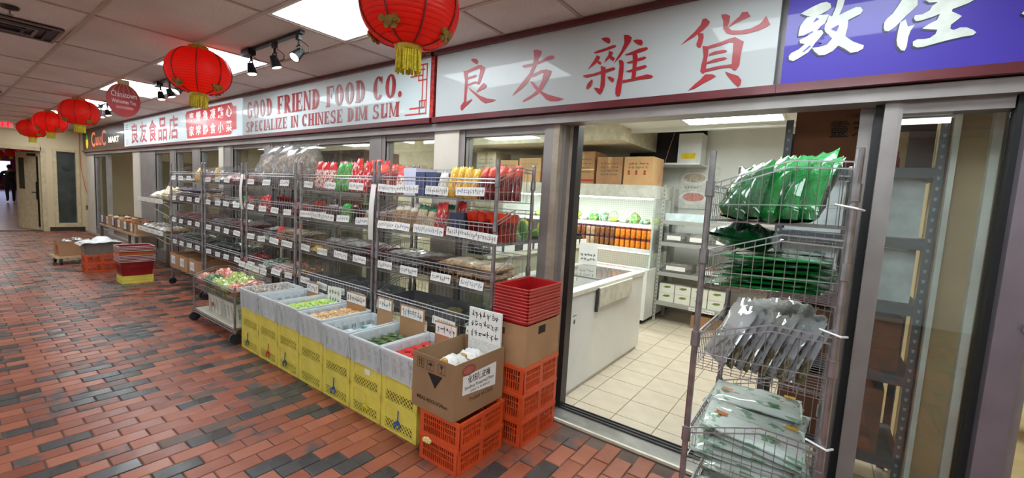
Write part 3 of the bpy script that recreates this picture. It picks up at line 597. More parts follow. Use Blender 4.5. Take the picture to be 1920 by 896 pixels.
# exit sign
ex = thing('exit_sign', 'red lit exit sign on the end wall above the door', 'sign', (XW, 1.10, 2.50)); MB().box(0, -.30, 0, .07, .28, .2).build('sign_housing', mat('cream housing', C(206, 186, 156), .5), ex)
MB().box(.07, -.24, .03, .074, .20, .185).build('sign_face', mat('pink exit face', C(236, 120, 120), .4, emit=.5), ex); lettering('lettering', 'EXIT', mat('exit letters', C(226, 20, 48), .4, emit=1.3), ex, (.076, -.22, .04), (0, 1, 0), (0, 0, 1), .40, .13, .02)
for s in (-.15, .12): MB().lathe([(.03, .2), (.04, .215), (.04, .25), (.03, .26)], 10, (.035, s, 0)).build('emergency_lamp', mat('white lamp', C(220, 200, 180), .4), ex)
# orange cord and outlet on the end wall
cdp = [(XW+.03, 2.44, 2.62), (XW+.03, 2.44, 2.1), (XW+.035, 2.46, 1.6), (XW+.04, 2.52, 1.15), (XW+.05, 2.60, .85), (XW+.05, 2.60, .72), (XW+.045, 2.57, .66)]
tag(MB().path(cdp, .006, 5).build('extension_cord', mat('orange cord', C(206, 84, 60), .5)), 'thin orange cord hanging down the cream end wall to an outlet', 'cord')
ot = thing('wall_outlet', 'small wall outlet with the orange cord plugged in', 'outlet', (XW+.002, 2.56, .62)); MB().box(0, -.04, -.06, .012, .04, .06).build('outlet_plate', mat('brass plate', C(150, 130, 90), .4, .4), ot); MB().box(.012, -.022, 0, .05, .022, .05).build('plug', mat('dark plug', C(70, 50, 40), .5), ot)
# ================================================================== RACKS
YF = 2.06
def wires(mb, a, b, r): mb.bar(a, b, r, 3)
def basket_mesh(W, D, hf=.14, rise=.09, sp=.04):
    """wire basket, front-top rail at z=0, open front lower than sides and back"""
    mb = MB(); x0, x1 = .014, W-.014; zb = -hf; k = .57*D; R = .0042; r = .0018
    for z in (0, -.023): mb.bar((x0, 0, z), (x1, 0, z), R, 5)
    mb.bar((x0, 0, -.078), (x1, 0, -.078), .0024, 4); mb.bar((x0, 0, zb), (x1, 0, zb), .003, 4); mb.bar((x0, D, zb), (x1, D, zb), .003, 4)
    for z in (rise-.005, rise-.028): mb.bar((x0, D, z), (x1, D, z), .0036, 4)
    n = max(6, int((x1-x0)/sp))
    for i in range(n+1):
        x = x0+(x1-x0)*i/n; mb.path([(x, 0, 0), (x, 0, zb), (x, D, zb), (x, D, rise)], r, 3)
    for x in (x0, x1):
        for dz in (0, -.023): mb.path([(x, 0, dz), (x, k, rise+dz), (x, D, rise-.005+dz)], .0034, 4)
        mb.bar((x, 0, -.078), (x, D, -.06), .0022, 4)
        m = max(5, int(D/sp))
        for i in range(1, m):
            y = D*i/m; zt = rise*min(1, y/k); mb.bar((x, y, zt), (x, y, zb), r, 3)
    for i in range(1, 5): mb.bar((x0, D*i/5, zb), (x1, D*i/5, zb), r, 3)
    return mb
def wire_rack(label, W, D, levels, top, loc, rz=0, shelf=None, casters=True, group='chrome wire racks', sp=.04, base=0.0):
    t = thing('wire_rack', label, 'rack', loc, rz, group)
    for x in (0, W):
        for y in (0, D):
            p = MB(); p.bar((x, y, .10 if casters else base), (x, y, top), .0125, 10); p.lathe([(.0125, top), (.011, top+.004)], 10, (x, y, 0))
            for z in levels: p.lathe([(.0165, z-.05), (.0175, z-.045), (.0165, z+.012)], 10, (x, y, 0))
            p.build('pole', chrome_d, t, False)
            if casters:
                c = MB(); c.bar((x-.012, y, .045), (x+.012, y, .045), .045, 14); w_ = c.build('caster', rubber, t); MB().box(x-.02, y-.02, .075, x+.02, y+.02, .105).build('caster_fork', chrome_d, w_)
    bm = basket_mesh(W, D, sp=sp); b0 = None
    for z in levels:
        if b0 is None: b0 = bm.build('wire_basket', chrome, t, False, (0, 0, z))
        else: link('wire_basket', b0.data, t, (0, 0, z))
    if shelf:
        s = MB(); s.box(.01, .0, shelf-.03, W-.01, .006, shelf); s.box(.01, D-.006, shelf-.03, W-.01, D, shelf)
        for i in range(int(W/.03)): s.bar((.015+i*.03, 0, shelf-.004), (.015+i*.03, D, shelf-.004), .0022, 3)
        s.build('wire_shelf', chrome, t)
    return t
RX = {'E': (-2.80, -1.637), 'D': (-3.958, -2.855), 'C': (-5.10, -4.055), 'B': (-6.29, -5.22), 'A': (-7.55, -6.39)}
RN = {'E': 'first', 'D': 'second', 'C': 'third', 'B': 'fourth', 'A': 'fifth'}
LV = [1.612, 1.338, 1.028, .722]; LN_ = ['top', 'second', 'third', 'fourth']
RD = .39
for k, (a, b) in RX.items():
    wire_rack('chrome wire rack of price-tagged baskets, %s rack from the shop doorway' % RN[k], b-a, RD, LV, 1.725, (a, YF, 0), shelf=.27)
# ---- goods: unit meshes scaled per object
def pouch_unit(seed, nx=8, nz=10):
    rnd = random.Random(seed); o = Vector((seed*3.7, seed*1.3, 0)); mb = MB()
    def th(s, t): return .5*(1-abs(s)**3.0)*min(1, (t+.03)/.14)**.6*max(0, 1-t**3.2)**.8
    def pt(s, t, sg):
        nz_ = mnoise.noise(Vector((s*2.2, t*3, sg*2))*1.0+o); n2 = mnoise.noise(Vector((s*5, t*6, sg*2))+o)
        x = .5*s*(1-.10*math.sin(pi*min(1, t*1.05)))*(1+.05*mnoise.noise(Vector((t*4, 7, 1))+o)); z = t*(1+.03*math.sin(s*9+seed)*t)+.02*n2*t
        return (x, sg*th(s, t)*(1+.35*nz_+.25*n2)+.05*mnoise.noise(Vector((s*1.5, t*2, 5))+o), z)
    W = nx+1
    for sg in (-1, 1):
        vs = [pt(-1+2*i/nx, j/nz, sg) for j in range(nz+1) for i in range(nx+1)]
        fs = [(j*W+i, j*W+i+1, (j+1)*W+i+1, (j+1)*W+i) for j in range(nz) for i in range(nx)]
        mb.add(vs, fs if sg < 0 else [f[::-1] for f in fs])
    return mb
def flat_unit(seed, n=9):
    o = Vector((seed*2.1, 4, seed)); mb = MB()
    for sg in (1, -1):
        def pt(i, j):
            s, t = -1+2*i/n, -1+2*j/n; h = ((1-s**4)*(1-t**4))**.6
            z = .5+(.5*sg if sg > 0 else -.5)*h*(1+(.55*mnoise.noise(Vector((s*2.4, t*2.4, 1))+o)+.35*mnoise.noise(Vector((s*6, t*6, 1))+o) if sg > 0 else 0))
            return (.5*s*(1-.04*abs(mnoise.noise(Vector((t*3, 1, 2))+o))), .5*t*(1-.04*abs(mnoise.noise(Vector((s*3, 5, 2))+o))), min(1.0, z-.12 if sg > 0 else z))
        W = n+1; vs = [pt(i, j) for j in range(W) for i in range(W)]; fs = [(j*W+i, j*W+i+1, (j+1)*W+i+1, (j+1)*W+i) for j in range(n) for i in range(n)]
        mb.add(vs, fs if sg > 0 else [f[::-1] for f in fs])
    return mb
def lump_unit(seed, n=10, m=7, amp=.35):
    o = Vector((seed, seed*2.3, 1)); mb = MB(); vs = []
    for j in range(m+1):
        for i in range(n):
            a, b = 2*pi*i/n, -pi/2+pi*j/m; d = Vector((math.cos(b)*math.cos(a), math.cos(b)*math.sin(a), math.sin(b)))
            r = .5*(1+amp*mnoise.noise(d*2.2+o)+amp*.6*mnoise.noise(d*5+o)); vs.append((d.x*r, d.y*r, .5+d.z*r))
    mb.add(vs, [(j*n+i, j*n+(i+1) % n, (j+1)*n+(i+1) % n, (j+1)*n+i) for j in range(m) for i in range(n)]); return mb
def unit_meshes(fn, n, nm, sm=True):
    r = []
    for s in range(n):
        o = fn(s+1).build(nm, card, None, sm); r.append(o.data); bpy.data.objects.remove(o)
    return r
UP = unit_meshes(pouch_unit, 6, 'pouch'); UF = unit_meshes(flat_unit, 6, 'flat_pack'); UL = unit_meshes(lump_unit, 6, 'lump')
cb = MB().box(-.5, -.5, 0, .5, .5, 1).build('x', card); UB = cb.data; bpy.data.objects.remove(cb)
def item(kind, name, m, loc, dims, rot=(0, 0, 0), label=None, cat=None, group=None, parent=None):
    me = {'P': UP, 'F': UF, 'L': UL}[kind][random.randrange(6)]
    o = link(name, me, parent, loc, rot); o.scale = (dims[0], dims[1], dims[2]); setmat(o, m)
    if label: tag(o, label, cat, group)
    return o
jarb = mat('dark sauce glass', C(70, 22, 22), .12, 0, .3, 30, .5)
M_ = {'red': bagmat('red printed pouch', C(196, 28, 30), C(214, 30, 30), C(230, 220, 206), lo=.56, hi=.6), 'redw': bagmat('red and white pouch', C(224, 214, 200), C(212, 34, 32), C(200, 40, 36), lo=.5, hi=.56, top=.68),
 'green': bagmat('green printed pouch', C(40, 150, 60), C(40, 170, 60), C(170, 150, 120), lo=.5, hi=.58), 'yellow': bagmat('yellow pouch', C(226, 170, 24), C(232, 182, 30), C(236, 224, 180), lo=.55, hi=.62),
 'orange': bagmat('orange red pouch', C(150, 44, 36), C(222, 66, 36), C(78, 26, 26), lo=.46, hi=.56, top=.68, scale=7), 'nut': bagmat('clear pouch of nuts', C(186, 146, 100), C(208, 202, 194), C(120, 84, 56), lo=.45, hi=.6, scale=16, top=.8),
 'nutg': bagmat('green topped pouch of nuts', C(190, 164, 124), C(36, 120, 84), C(220, 212, 190), lo=.5, hi=.6, scale=14, top=.8), 'dark': bagmat('dark dried goods pack', C(92, 68, 60), C(170, 166, 166), C(52, 40, 38), lo=.45, hi=.6, scale=14, top=.85),
 'clear': bagmat('clear flat pack', C(178, 174, 170), C(204, 204, 202), C(104, 94, 86), rough=.15, lo=.5, hi=.68, scale=7, top=.9, coat=.8), 'clearg': bagmat('clear greenish pack', C(132, 144, 138), C(196, 202, 200), C(70, 76, 74), rough=.15, lo=.45, hi=.65, scale=7, top=.9, coat=.8),
 'tan': bagmat('tan packet', C(196, 166, 130), C(206, 186, 160), C(150, 112, 80), lo=.5, hi=.6, scale=8), 'pink': bagmat('pink dried pack', C(176, 122, 116), C(206, 198, 198), C(126, 70, 68), lo=.45, hi=.6, scale=10, top=.9),
 'white': bagmat('white packet', C(224, 220, 212), C(226, 224, 220), C(190, 186, 182), lo=.55, hi=.62), 'wred': bagmat('white packet with red print', C(222, 210, 204), C(206, 50, 44), C(206, 50, 44), lo=.5, hi=.54, scale=5, top=.95),
 'purp': bagmat('lilac flat pack', C(140, 128, 150), C(186, 180, 190), C(110, 92, 110), lo=.45, hi=.65, scale=9, top=.95), 'gw': bagmat('green and white pack', C(42, 130, 66), C(60, 150, 80), C(224, 226, 216), lo=.46, hi=.52, scale=5, top=.95),
 'noodle': bagmat('cream noodle pack', C(226, 204, 158), C(234, 222, 196), C(244, 238, 226), lo=.5, hi=.62, scale=6, top=.97), 'brownp': bagmat('brown and yellow packet', C(150, 92, 50), C(190, 140, 70), C(226, 196, 140), lo=.5, hi=.6, scale=6, top=.97)}
blue_box = mat('navy printed box', C(70, 78, 112), .5, 0, .2, 8); lil_box = mat('pale lilac box', C(206, 206, 226), .5, 0, .06, 8)
def carton(name, label, cat, loc, w, d, h, m, rz=0, group=None, tape=True, printm=None, marks=None, lid=True, labelm=None):
    """cardboard carton, origin at its base centre; open when lid is False"""
    t = thing(name, label, cat, loc, rz, group); b = MB(); q = .004; w2, d2 = w/2, d/2
    if lid: b.box(-w2, -d2, 0, w2, d2, h)
    else: b.box(-w2, -d2, 0, w2, d2, q); b.box(-w2, -d2, q, w2, -d2+q, h); b.box(-w2, d2-q, q, w2, d2, h); b.box(-w2, -d2+q, q, -w2+q, d2-q, h); b.box(w2-q, -d2+q, q, w2, d2-q, h)
    b.build('carton_body', m, t)
    if lid and tape:
        f = MB(); f.box(-w2, -.003, h, w2, .003, h+.0015); f.build('lid_seam', mat('dark seam', C(90, 66, 46), .8), t); MB().box(-.025, -d2-.001, h*.55, .025, -d2, h).box(-.025, -d2, h, .025, d2, h+.001).build('packing_tape', mat('tan tape', C(186, 156, 112), .25), t)
    if printm:
        for x0, z0, x1, z1 in marks: MB().box(x0*w-w2, -d2-.0012, z0*h, x1*w-w2, -d2, z1*h).build('print', printm, t)
    return t
def scribble(mb, x0, x1, z0, z1, y, n, rnd, along=True):
    """illegible handwriting: short pen strokes grouped in characters"""
    cw = (x1-x0)/n
    for i in range(n):
        cx = x0+cw*(i+.5); h = (z1-z0)*.42; cz = (z0+z1)/2
        for s in range(4):
            a = rnd.choice((0, 0, pi/2, pi/2, .7, -.7)); l = cw*.36 if abs(a) < 1 else h*.8; px = cx+rnd.uniform(-.25, .25)*cw; pz = cz+rnd.uniform(-.6, .6)*h
            u = Vector((math.cos(a), 0, math.sin(a)))*l; v = Vector((-math.sin(a), 0, math.cos(a)))*min(.0019, cw*.06); p = Vector((px, y, pz))
            mb.add([p-u-v, p+u-v, p+u+v, p-u+v], [(0, 1, 2, 3)])
TAGW = {}
def price_tag(loc, w, h, rot, label, group, tone=0):
    key = (round(w, 2), round(h, 2), tone)
    if key not in TAGW or len(TAGW[key]) < 3:
        rnd = random.Random(len(TAGW)*7+len(TAGW.get(key, [])))
        a = MB().box(-w/2, -.0012, -h/2, w/2, 0, h/2).build('price_tag', paper); s = MB(); scribble(s, -w/2+.008, w/2-.006, -h/2+.006, h/2-.006, -.0018, max(4, int(w/.02)), rnd); b = s.build('handwriting', inkb if rnd.random() < .4 else ink)
        TAGW.setdefault(key, []).append((a.data, b.data)); bpy.data.objects.remove(a); bpy.data.objects.remove(b)
    A, B = random.choice(TAGW[key]); o = link('price_tag', A, None, loc, rot); tag(o, label, 'price tag', group); hw = link('handwriting', B, o); hw['kind'] = 'stuff'; return o
TAGS = {('E', 0): [(.10, .21), (.30, .24), (.56, .22), (.82, .24)], ('E', 1): [(.10, .20), (.26, .17), (.50, .30), (.84, .44)], ('E', 2): [(.10, .17), (.34, .19), (.62, .19), (.86, .20)], ('E', 3): [(.12, .20), (.40, .20), (.66, .22), (.90, .14)],
 ('D', 0): [(.14, .15), (.46, .17), (.80, .19)], ('D', 1): [(.10, .20), (.36, .36), (.64, .18), (.88, .17)], ('D', 2): [(.10, .15), (.36, .16), (.62, .19), (.86, .17)], ('D', 3): [(.10, .16), (.36, .17), (.60, .18), (.85, .18)],
 ('C', 0): [(.12, .15), (.46, .17), (.82, .17)], ('C', 1): [(.12, .15), (.38, .16), (.63, .16), (.87, .15)], ('C', 2): [(.12, .17), (.36, .17), (.62, .18), (.87, .20)], ('C', 3): [(.12, .17), (.38, .17), (.66, .18), (.90, .14)]}
for k in 'BA':
    for l in range(4): TAGS[(k, l)] = [(.14+.25*i+rv(.02), .15+rv(.02)) for i in range(3 if l == 0 else 4)]
for (k, l), lst in TAGS.items():
    a, b = RX[k]
    for f, w_ in lst:
        if k in 'BA': w_ *= 1.05
        price_tag((a+(b-a)*f, YF-.012-.003*random.random(), LV[l]-.085+rv(.004)), w_, .056+rv(.002), (math.radians(-6+rv(4)), rv(.05), rv(.02)),
          'white handwritten price tag on the %s basket of the %s rack from the doorway' % (LN_[l], RN[k]), 'price tags on the racks')
# contents: (kind, material, count, slot width, dims(w,d,h), description, category)
def fill(k, l, spec, y=.2):
    a, b = RX[k]; tot = sum(s[2]*s[3] for s in spec); sc = (b-a-.07)/tot; x = a+.035; zb = LV[l]-.134
    for kind, mt, n, sw, dims, desc, cat in spec:
        lab = '%s in the %s basket, %s rack from the doorway' % (desc, LN_[l], RN[k]); grp = '%ss, %s basket, %s rack' % (cat, LN_[l], RN[k])
        for i in range(n):
            cx = x+sw*sc*(i+.5); m_ = M_[mt] if isinstance(mt, str) else mt; w_, d_, h_ = dims; h_ = max(h_, .041) if kind == 'S' else h_; wm = min(w_, sw*sc*.95)
            if kind == 'P': item('P', 'pouch', m_, (cx, YF+y-.075+rv(.01), zb+.006), (wm, d_, h_*(1+rv(.06))), (math.radians(-7+rv(3)), 0, rv(.1)), lab, cat, grp)
            if kind == 'P': item('P', 'pouch', m_, (cx+rv(.01), YF+y+.115, zb+.006), (wm*.97, d_*.8, h_*(1.06+rv(.05))), (math.radians(-6+rv(3)), 0, rv(.1)), lab, cat, grp)
            elif kind == 'T': item('P', 'pouch', m_, (cx, YF+y+rv(.01), zb+.006), (d_*1.0, min(w_, sw*sc)*.95, h_*(1+rv(.04))), (math.radians(rv(3)), math.radians(rv(6)), pi/2+rv(.1)), lab, cat, grp)
            elif kind == 'F': item('F', 'flat_pack', m_, (cx, YF+y+rv(.015), zb+.008), (wm, d_, h_*(1+rv(.2))), (math.radians(4+rv(2)), math.radians(rv(3)), rv(.08)), lab, cat, grp)
            elif kind == 'S':   # two packs stacked flat
                for q in range(3): item('F', 'flat_pack', m_, (cx+rv(.004), YF+y+rv(.012), zb+.008+q*h_*1.30), (wm, d_, h_*1.25), (math.radians(rv(1.5)), 0, rv(.06)), lab, cat, grp)
            elif kind == 'B': carton('product_box', lab, cat, (cx, YF+y, zb+.004), wm, d_, h_, m_, rv(.03), grp, False)
            elif kind == 'J':
                t = thing('sauce_bottle', lab, cat, (cx, YF+y, zb+.004), 0, grp); r = min(wm/2*.96, d_/2); MB().lathe([(r, 0), (r, h_*.62), (r*.45, h_*.8), (r*.42, h_*.86)], 10).build('bottle_glass', m_, t, True); MB().lathe([(r*.5, h_*.86), (r*.5, h_)], 10).build('cap', mat('dark red cap', C(110, 24, 30), .4), t)
            elif kind == 'R': open_tray((cx, YF+y, zb+.004), wm, d_, h_, m_, lab, cat, grp)
            elif kind == 'C': clear_bag((cx, YF+y+rv(.03), zb+.006), wm, d_, h_, m_, lab, cat, grp)
        x += n*sw*sc
trayp = clear('tray plastic', (.92, .94, .95, 1), .35, .1, .22, (.7, .72, .74, 1))
def open_tray(loc, w, d, h, m_, lab, cat, grp):
    t = thing('food_tray', lab, cat, loc, rv(.05), grp); b = MB(); w2, d2 = w/2, d/2; q = .003; b.box(-w2, -d2, 0, w2, d2, q)
    for s in (-1, 1): b.box(-w2, s*d2-q/2, q, w2, s*d2+q/2, h); b.box(s*w2-q/2, -d2+q, q, s*w2+q/2, d2-q, h)
    b.box(-w2-.008, -d2-.008, h, w2+.008, -d2, h+.003); b.box(-w2-.008, d2, h, w2+.008, d2+.008, h+.003); b.box(-w2-.008, -d2, h, -w2, d2, h+.003); b.box(w2, -d2, h, w2+.008, d2, h+.003)
    b.build('tray_shell', trayp, t)
    for i in range(4): item('L', 'dried_piece', m_, (rv(w*.28), rv(d*.28), .004), (w*.42, d*.36, h*.8), (0, 0, rv(3)), parent=t)
    return t
def clear_bag(loc, w, d, h, m_, lab, cat, grp):
    t = thing('clear_bag', lab, cat, loc, rv(.25), grp)
    o = item('P', 'bag_film', plastic_clear, (0, 0, 0), (w*1.05, d*1.15, h*1.05), (math.radians(-6), 0, 0), parent=t)
    item('L', 'contents', m_, (0, .005, .012), (w*.86, d*.8, h*.72), (0, 0, rv(2)), parent=t); item('L', 'contents', m_, (rv(.02), .01, h*.3), (w*.7, d*.62, h*.5), (0, 0, rv(2)), parent=t); return t
fung = mat('dried fungus', C(186, 170, 154), .9, 0, .3, 9, col2=C(112, 94, 80)); darkdr = mat('dark dried pieces', C(104, 90, 80), .8, 0, .3, 7, col2=C(50, 44, 42)); olive = mat('olive dried pieces', C(150, 138, 90), .8, 0, .3, 7, col2=C(90, 74, 50))
vegr = mat('lime green vegetable', C(140, 170, 40), .5, 0, .2, 8, .2); whiter = mat('grey white pieces', C(150, 148, 144), .5, 0, .2, 6, .4, col2=C(92, 88, 86))
fill('E', 0, [('P', 'redw', 1, .15, (.15, .09, .20), 'small red topped pouch', 'pouch'), ('B', lil_box, 1, .17, (.17, .20, .205), 'pale lilac box', 'box'), ('B', blue_box, 2, .12, (.115, .22, .175), 'navy blue printed box', 'box'), ('P', 'white', 1, .10, (.10, .10, .18), 'whitish packet', 'packet'), ('P', 'yellow', 4, .085, (.15, .07, .21), 'glossy yellow pouch', 'pouch'), ('P', 'orange', 3, .085, (.13, .08, .22), 'orange red pouch', 'pouch')])
fill('E', 1, [('P', 'nut', 3, .10, (.16, .10, .19), 'clear pouch of tan nuts', 'pouch'), ('P', 'nutg', 2, .11, (.15, .10, .20), 'green topped pouch of nuts', 'pouch'), ('P', 'red', 2, .06, (.17, .07, .23), 'tall red pouch', 'pouch'), ('B', blue_box, 1, .14, (.14, .10, .17), 'blue box with white print', 'box'), ('B', mat('charcoal box', C(58, 62, 84), .5), 1, .08, (.08, .24, .18), 'dark slate box', 'box'), ('T', 'orange', 8, .042, (.05, .2, .19), 'orange topped dark red pouch', 'pouch')])
fill('E', 2, [('S', 'clear', 2, .16, (.20, .32, .030), 'clear flat pack', 'packet'), ('S', 'dark', 1, .16, (.22, .30, .028), 'brown dried flat pack', 'packet'), ('S', 'tan', 3, .14, (.19, .30, .034), 'tan flat pack', 'packet')])
fill('E', 3, [('R', darkdr, 1, .42, (.46, .34, .09), 'clear tray of dark dried pieces', 'tray'), ('R', olive, 1, .3, (.30, .34, .09), 'clear tray of olive dried pieces', 'tray'), ('F', 'gw', 1, .12, (.13, .24, .07), 'green and white pack', 'packet'), ('F', 'wred', 1, .14, (.14, .24, .07), 'white pack with red print', 'packet')])
fill('D', 0, [('P', 'redw', 3, .10, (.15, .09, .26), 'red and white pouch', 'pouch'), ('P', 'green', 2, .10, (.15, .09, .25), 'green printed pouch', 'pouch'), ('P', 'red', 3, .09, (.15, .08, .27), 'red printed pouch', 'pouch'), ('P', 'orange', 2, .10, (.14, .08, .24), 'orange red pouch', 'pouch')])
fill('D', 1, [('F', 'white', 1, .22, (.22, .3, .07), 'white flat pack', 'packet'), ('P', 'dark', 3, .09, (.14, .08, .14), 'dark dried goods pouch', 'pouch'), ('P', 'green', 1, .13, (.15, .11, .17), 'green topped pouch', 'pouch'), ('J', jarb, 5, .045, (.05, .06, .17), 'dark red sauce bottle', 'bottle'), ('P', 'nut', 2, .14, (.18, .12, .13), 'clear pouch of tan nuts', 'pouch')])
fill('D', 2, [('F', 'yellow', 1, .2, (.2, .3, .06), 'yellow flat pack', 'packet'), ('S', 'clear', 3, .17, (.2, .32, .035), 'clear flat pack', 'packet'), ('S', 'pink', 1, .16, (.2, .3, .034), 'pinkish flat pack', 'packet')])
fill('D', 3, [('R', darkdr, 1, .3, (.3, .35, .08), 'clear tray of dark dried pieces', 'tray'), ('R', whiter, 3, .24, (.24, .35, .08), 'clear tray of grey pieces', 'tray')])
fill('C', 0, [('C', fung, 4, .2, (.26, .27, .42), 'big clear bag of grey fungus', 'bag')])
fill('C', 1, [('P', 'red', 2, .09, (.14, .09, .17), 'red printed pouch', 'pouch'), ('J', jarb, 9, .05, (.05, .06, .17), 'dark red sauce bottle', 'bottle'), ('P', 'orange', 2, .11, (.15, .09, .14), 'orange packet', 'packet')])
fill('C', 2, [('F', 'gw', 1, .2, (.2, .3, .06), 'green flat pack', 'packet'), ('S', 'clear', 1, .16, (.18, .3, .034), 'clear flat pack', 'packet'), ('P', 'red', 1, .13, (.14, .09, .17), 'red printed pouch', 'pouch'), ('S', 'tan', 2, .2, (.2, .32, .034), 'pale tan flat pack', 'packet')])
fill('C', 3, [('F', 'dark', 1, .16, (.18, .3, .07), 'dark flat pack', 'packet'), ('F', 'gw', 1, .2, (.2, .3, .11), 'green and white pack', 'packet'), ('F', 'wred', 2, .14, (.18, .3, .11), 'red and white pack', 'packet'), ('F', 'brownp', 2, .12, (.17, .3, .1), 'yellow brown pack', 'packet')])
fill('B', 0, [('F', 'clear', 2, .2, (.24, .3, .11), 'clear pack', 'packet'), ('F', 'pink', 3, .2, (.24, .3, .13), 'pinkish dried pack', 'packet')])
fill('B', 1, [('F', 'dark', 3, .22, (.26, .32, .11), 'dark dried pack', 'packet'), ('P', 'green', 1, .14, (.17, .12, .16), 'green topped pouch', 'pouch'), ('P', 'redw', 1, .16, (.17, .12, .15), 'red and white pouch', 'pouch')])
fill('B', 2, [('S', 'clear', 3, .2, (.26, .33, .032), 'clear flat pack', 'packet'), ('S', 'pink', 2, .2, (.22, .33, .03), 'pinkish flat pack', 'packet')])
fill('B', 3, [('S', 'clearg', 4, .2, (.25, .33, .034), 'greenish clear flat pack', 'packet'), ('F', 'red', 1, .16, (.2, .3, .11), 'red flat pack', 'packet')])
fill('A', 0, [('F', 'clear', 2, .2, (.2, .25, .05), 'clear pack', 'packet'), ('P', 'yellow', 1, .13, (.14, .10, .20), 'yellow packet', 'packet'), ('P', 'tan', 1, .13, (.14, .1, .17), 'tan packet', 'packet'), ('P', 'pink', 1, .13, (.14, .10, .15), 'dark red packet', 'packet')])
fill('A', 1, [('S', 'purp', 3, .25, (.34, .34, .05), 'lilac flat pack', 'packet'), ('F', 'brownp', 2, .13, (.25, .3, .15), 'yellowish pack', 'packet')])
fill('A', 2, [('S', 'pink', 4, .2, (.28, .34, .04), 'pinkish flat pack', 'packet')])
fill('A', 3, [('S', 'clearg', 4, .2, (.28, .34, .034), 'greenish clear flat pack', 'packet')])
# cartons on the bottom shelf of the far rack
for i, (f, m_, dsc) in enumerate(((.2, 'tan', 'holding tan packets'), (.5, 'gw', 'holding green packets'), (.82, 'wred', 'heaped with red and white packets'))):
    a, b = RX['A']; x = a+(b-a)*f+.03; carton('open_carton', 'open carton %s on the bottom shelf, fifth rack' % dsc, 'carton', (x, YF+.17, .275), .33, .44, .2, card, rv(.04), 'cartons on the bottom shelf', False, None, None, False)
    for q in range(3): item('F', 'flat_pack', M_[m_], (x+rv(.02), YF+.10+.12*q, .29+.02*q+(.08 if i == 2 else 0)), (.28, .13, .07), (math.radians(20), 0, rv(.1)), 'packet lying in the open carton %s' % dsc, 'packet', 'packets in bottom shelf cartons')
    price_tag((x-.02, YF-.055, .39), .15, .11, (0, 0, 0), 'white tag on the open carton %s' % dsc, 'carton tags', 1)
# hanging paper strips on the posts
for x, z0, z1, lb in ((-2.83, 1.55, 1.12, 'long white paper strip hanging on the post between first and second racks'), (-5.16, 1.60, 1.22, 'long white paper strip hanging on the post between third and fourth racks')):
    mb = MB(); mb.grid(lambda u, v: (x-.03+.06*u-(.06*max(0, v-.6) if x > -3 else 0), YF-.022-.02*math.sin(v*3), z0+(z1-z0)*v), 2, 8); mb.grid(lambda u, v: (x-.03+.06*u-(.06*max(0, v-.6) if x > -3 else 0), YF-.020-.02*math.sin(v*3), z0+(z1-z0)*v), 2, 8); tag(mb.build('paper_strip', paper), lb, 'paper strip', 'paper strips on the posts')
# ================================================================== CRATES IN FRONT OF THE RACKS
yel = mat('yellow crate plastic', C(224, 209, 92), .42, 0, .10, 5, .1); orgp = mat('orange crate plastic', C(206, 78, 36), .42, 0, .12, 5, .1); redb = mat('red basket plastic', C(176, 22, 28), .35, 0, .12, 6, .2)
def lattice(mb, x0, z0, x1, z1, P, step, w=.0045, both=True):
    """diagonal bars clipped to the rectangle; P maps (x,z,depth) to a point"""
    H = z1-z0
    for s in ((1, -1) if both else (1,)):
        x = x0-H
        while x < x1:
            a, b = (x, z0), (x+H, z1)
            if s < 0: a, b = (x, z1), (x+H, z0)
            (ax, az), (bx, bz) = a, b
            if ax < x0: t = (x0-ax)/(bx-ax); ax, az = x0, az+(bz-az)*t
            if bx > x1: t = (x1-ax)/(bx-ax) if bx != ax else 0; bx, bz = x1, az+(bz-az)*t
            if bx-ax > .004:
                mb.add([P(ax-w, az, 0), P(ax+w, az, 0), P(bx+w, bz, 0), P(bx-w, bz, 0), P(ax-w, az, .006), P(ax+w, az, .006), P(bx+w, bz, .006), P(bx-w, bz, .006)], [(0,1,2,3),(7,6,5,4),(0,3,7,4),(1,5,6,2)])
            x += step
def pbox(mb, P, x0, z0, x1, z1, d0, d1):
    v = [P(x0,z0,d0),P(x1,z0,d0),P(x1,z1,d0),P(x0,z1,d0),P(x0,z0,d1),P(x1,z0,d1),P(x1,z1,d1),P(x0,z1,d1)]
    mb.add(v, [(0,1,2,3),(7,6,5,4),(0,4,5,1),(1,5,6,2),(2,6,7,3),(3,7,4,0)])
def sides(W, D):
    """four outward faces: (length, mapping (u,z,depth inward)->point)"""
    return [(W, lambda u, z, d: (u-W/2, -D/2+d, z)), (D, lambda u, z, d: (W/2-d, u-D/2, z)), (W, lambda u, z, d: (W/2-u, D/2-d, z)), (D, lambda u, z, d: (-W/2+d, D/2-u, z))]
def yellow_crate_mesh(W=.338, D=.375, H=.19):
    mb = MB(); mb.box(-W/2+.01, -D/2+.01, 0, W/2-.01, D/2-.01, .006)
    for Ln, P in sides(W, D):
        pbox(mb, P, 0, H-.02, Ln, H, 0, .014); pbox(mb, P, 0, 0, Ln, .018, 0, .012); pbox(mb, P, 0, .085, Ln, .097, 0, .012)
        n = 2 if Ln > .35 else 1; st = .04
        xs = [0]+[Ln*(k+1)/(n)-st/2 for k in range(n-1)]+[Ln-st]
        for x in xs: pbox(mb, P, x, .018, x+st*(.9 if 0 < x < Ln-st-.01 else 1), H-.02, .002, .012)
        for k in range(n):
            a, b = xs[k]+st, xs[k+1]; pbox(mb, P, a, .097, b, H-.02, .006, .010); pbox(mb, P, a+.012, .108, b-.012, H-.032, .004, .006)
            lattice(mb, a, .018, b, .085, P, .031, .0034)
    return mb
ycm = yellow_crate_mesh(); yo = ycm.build('crate_body', yel); YC = yo.data; bpy.data.objects.remove(yo)
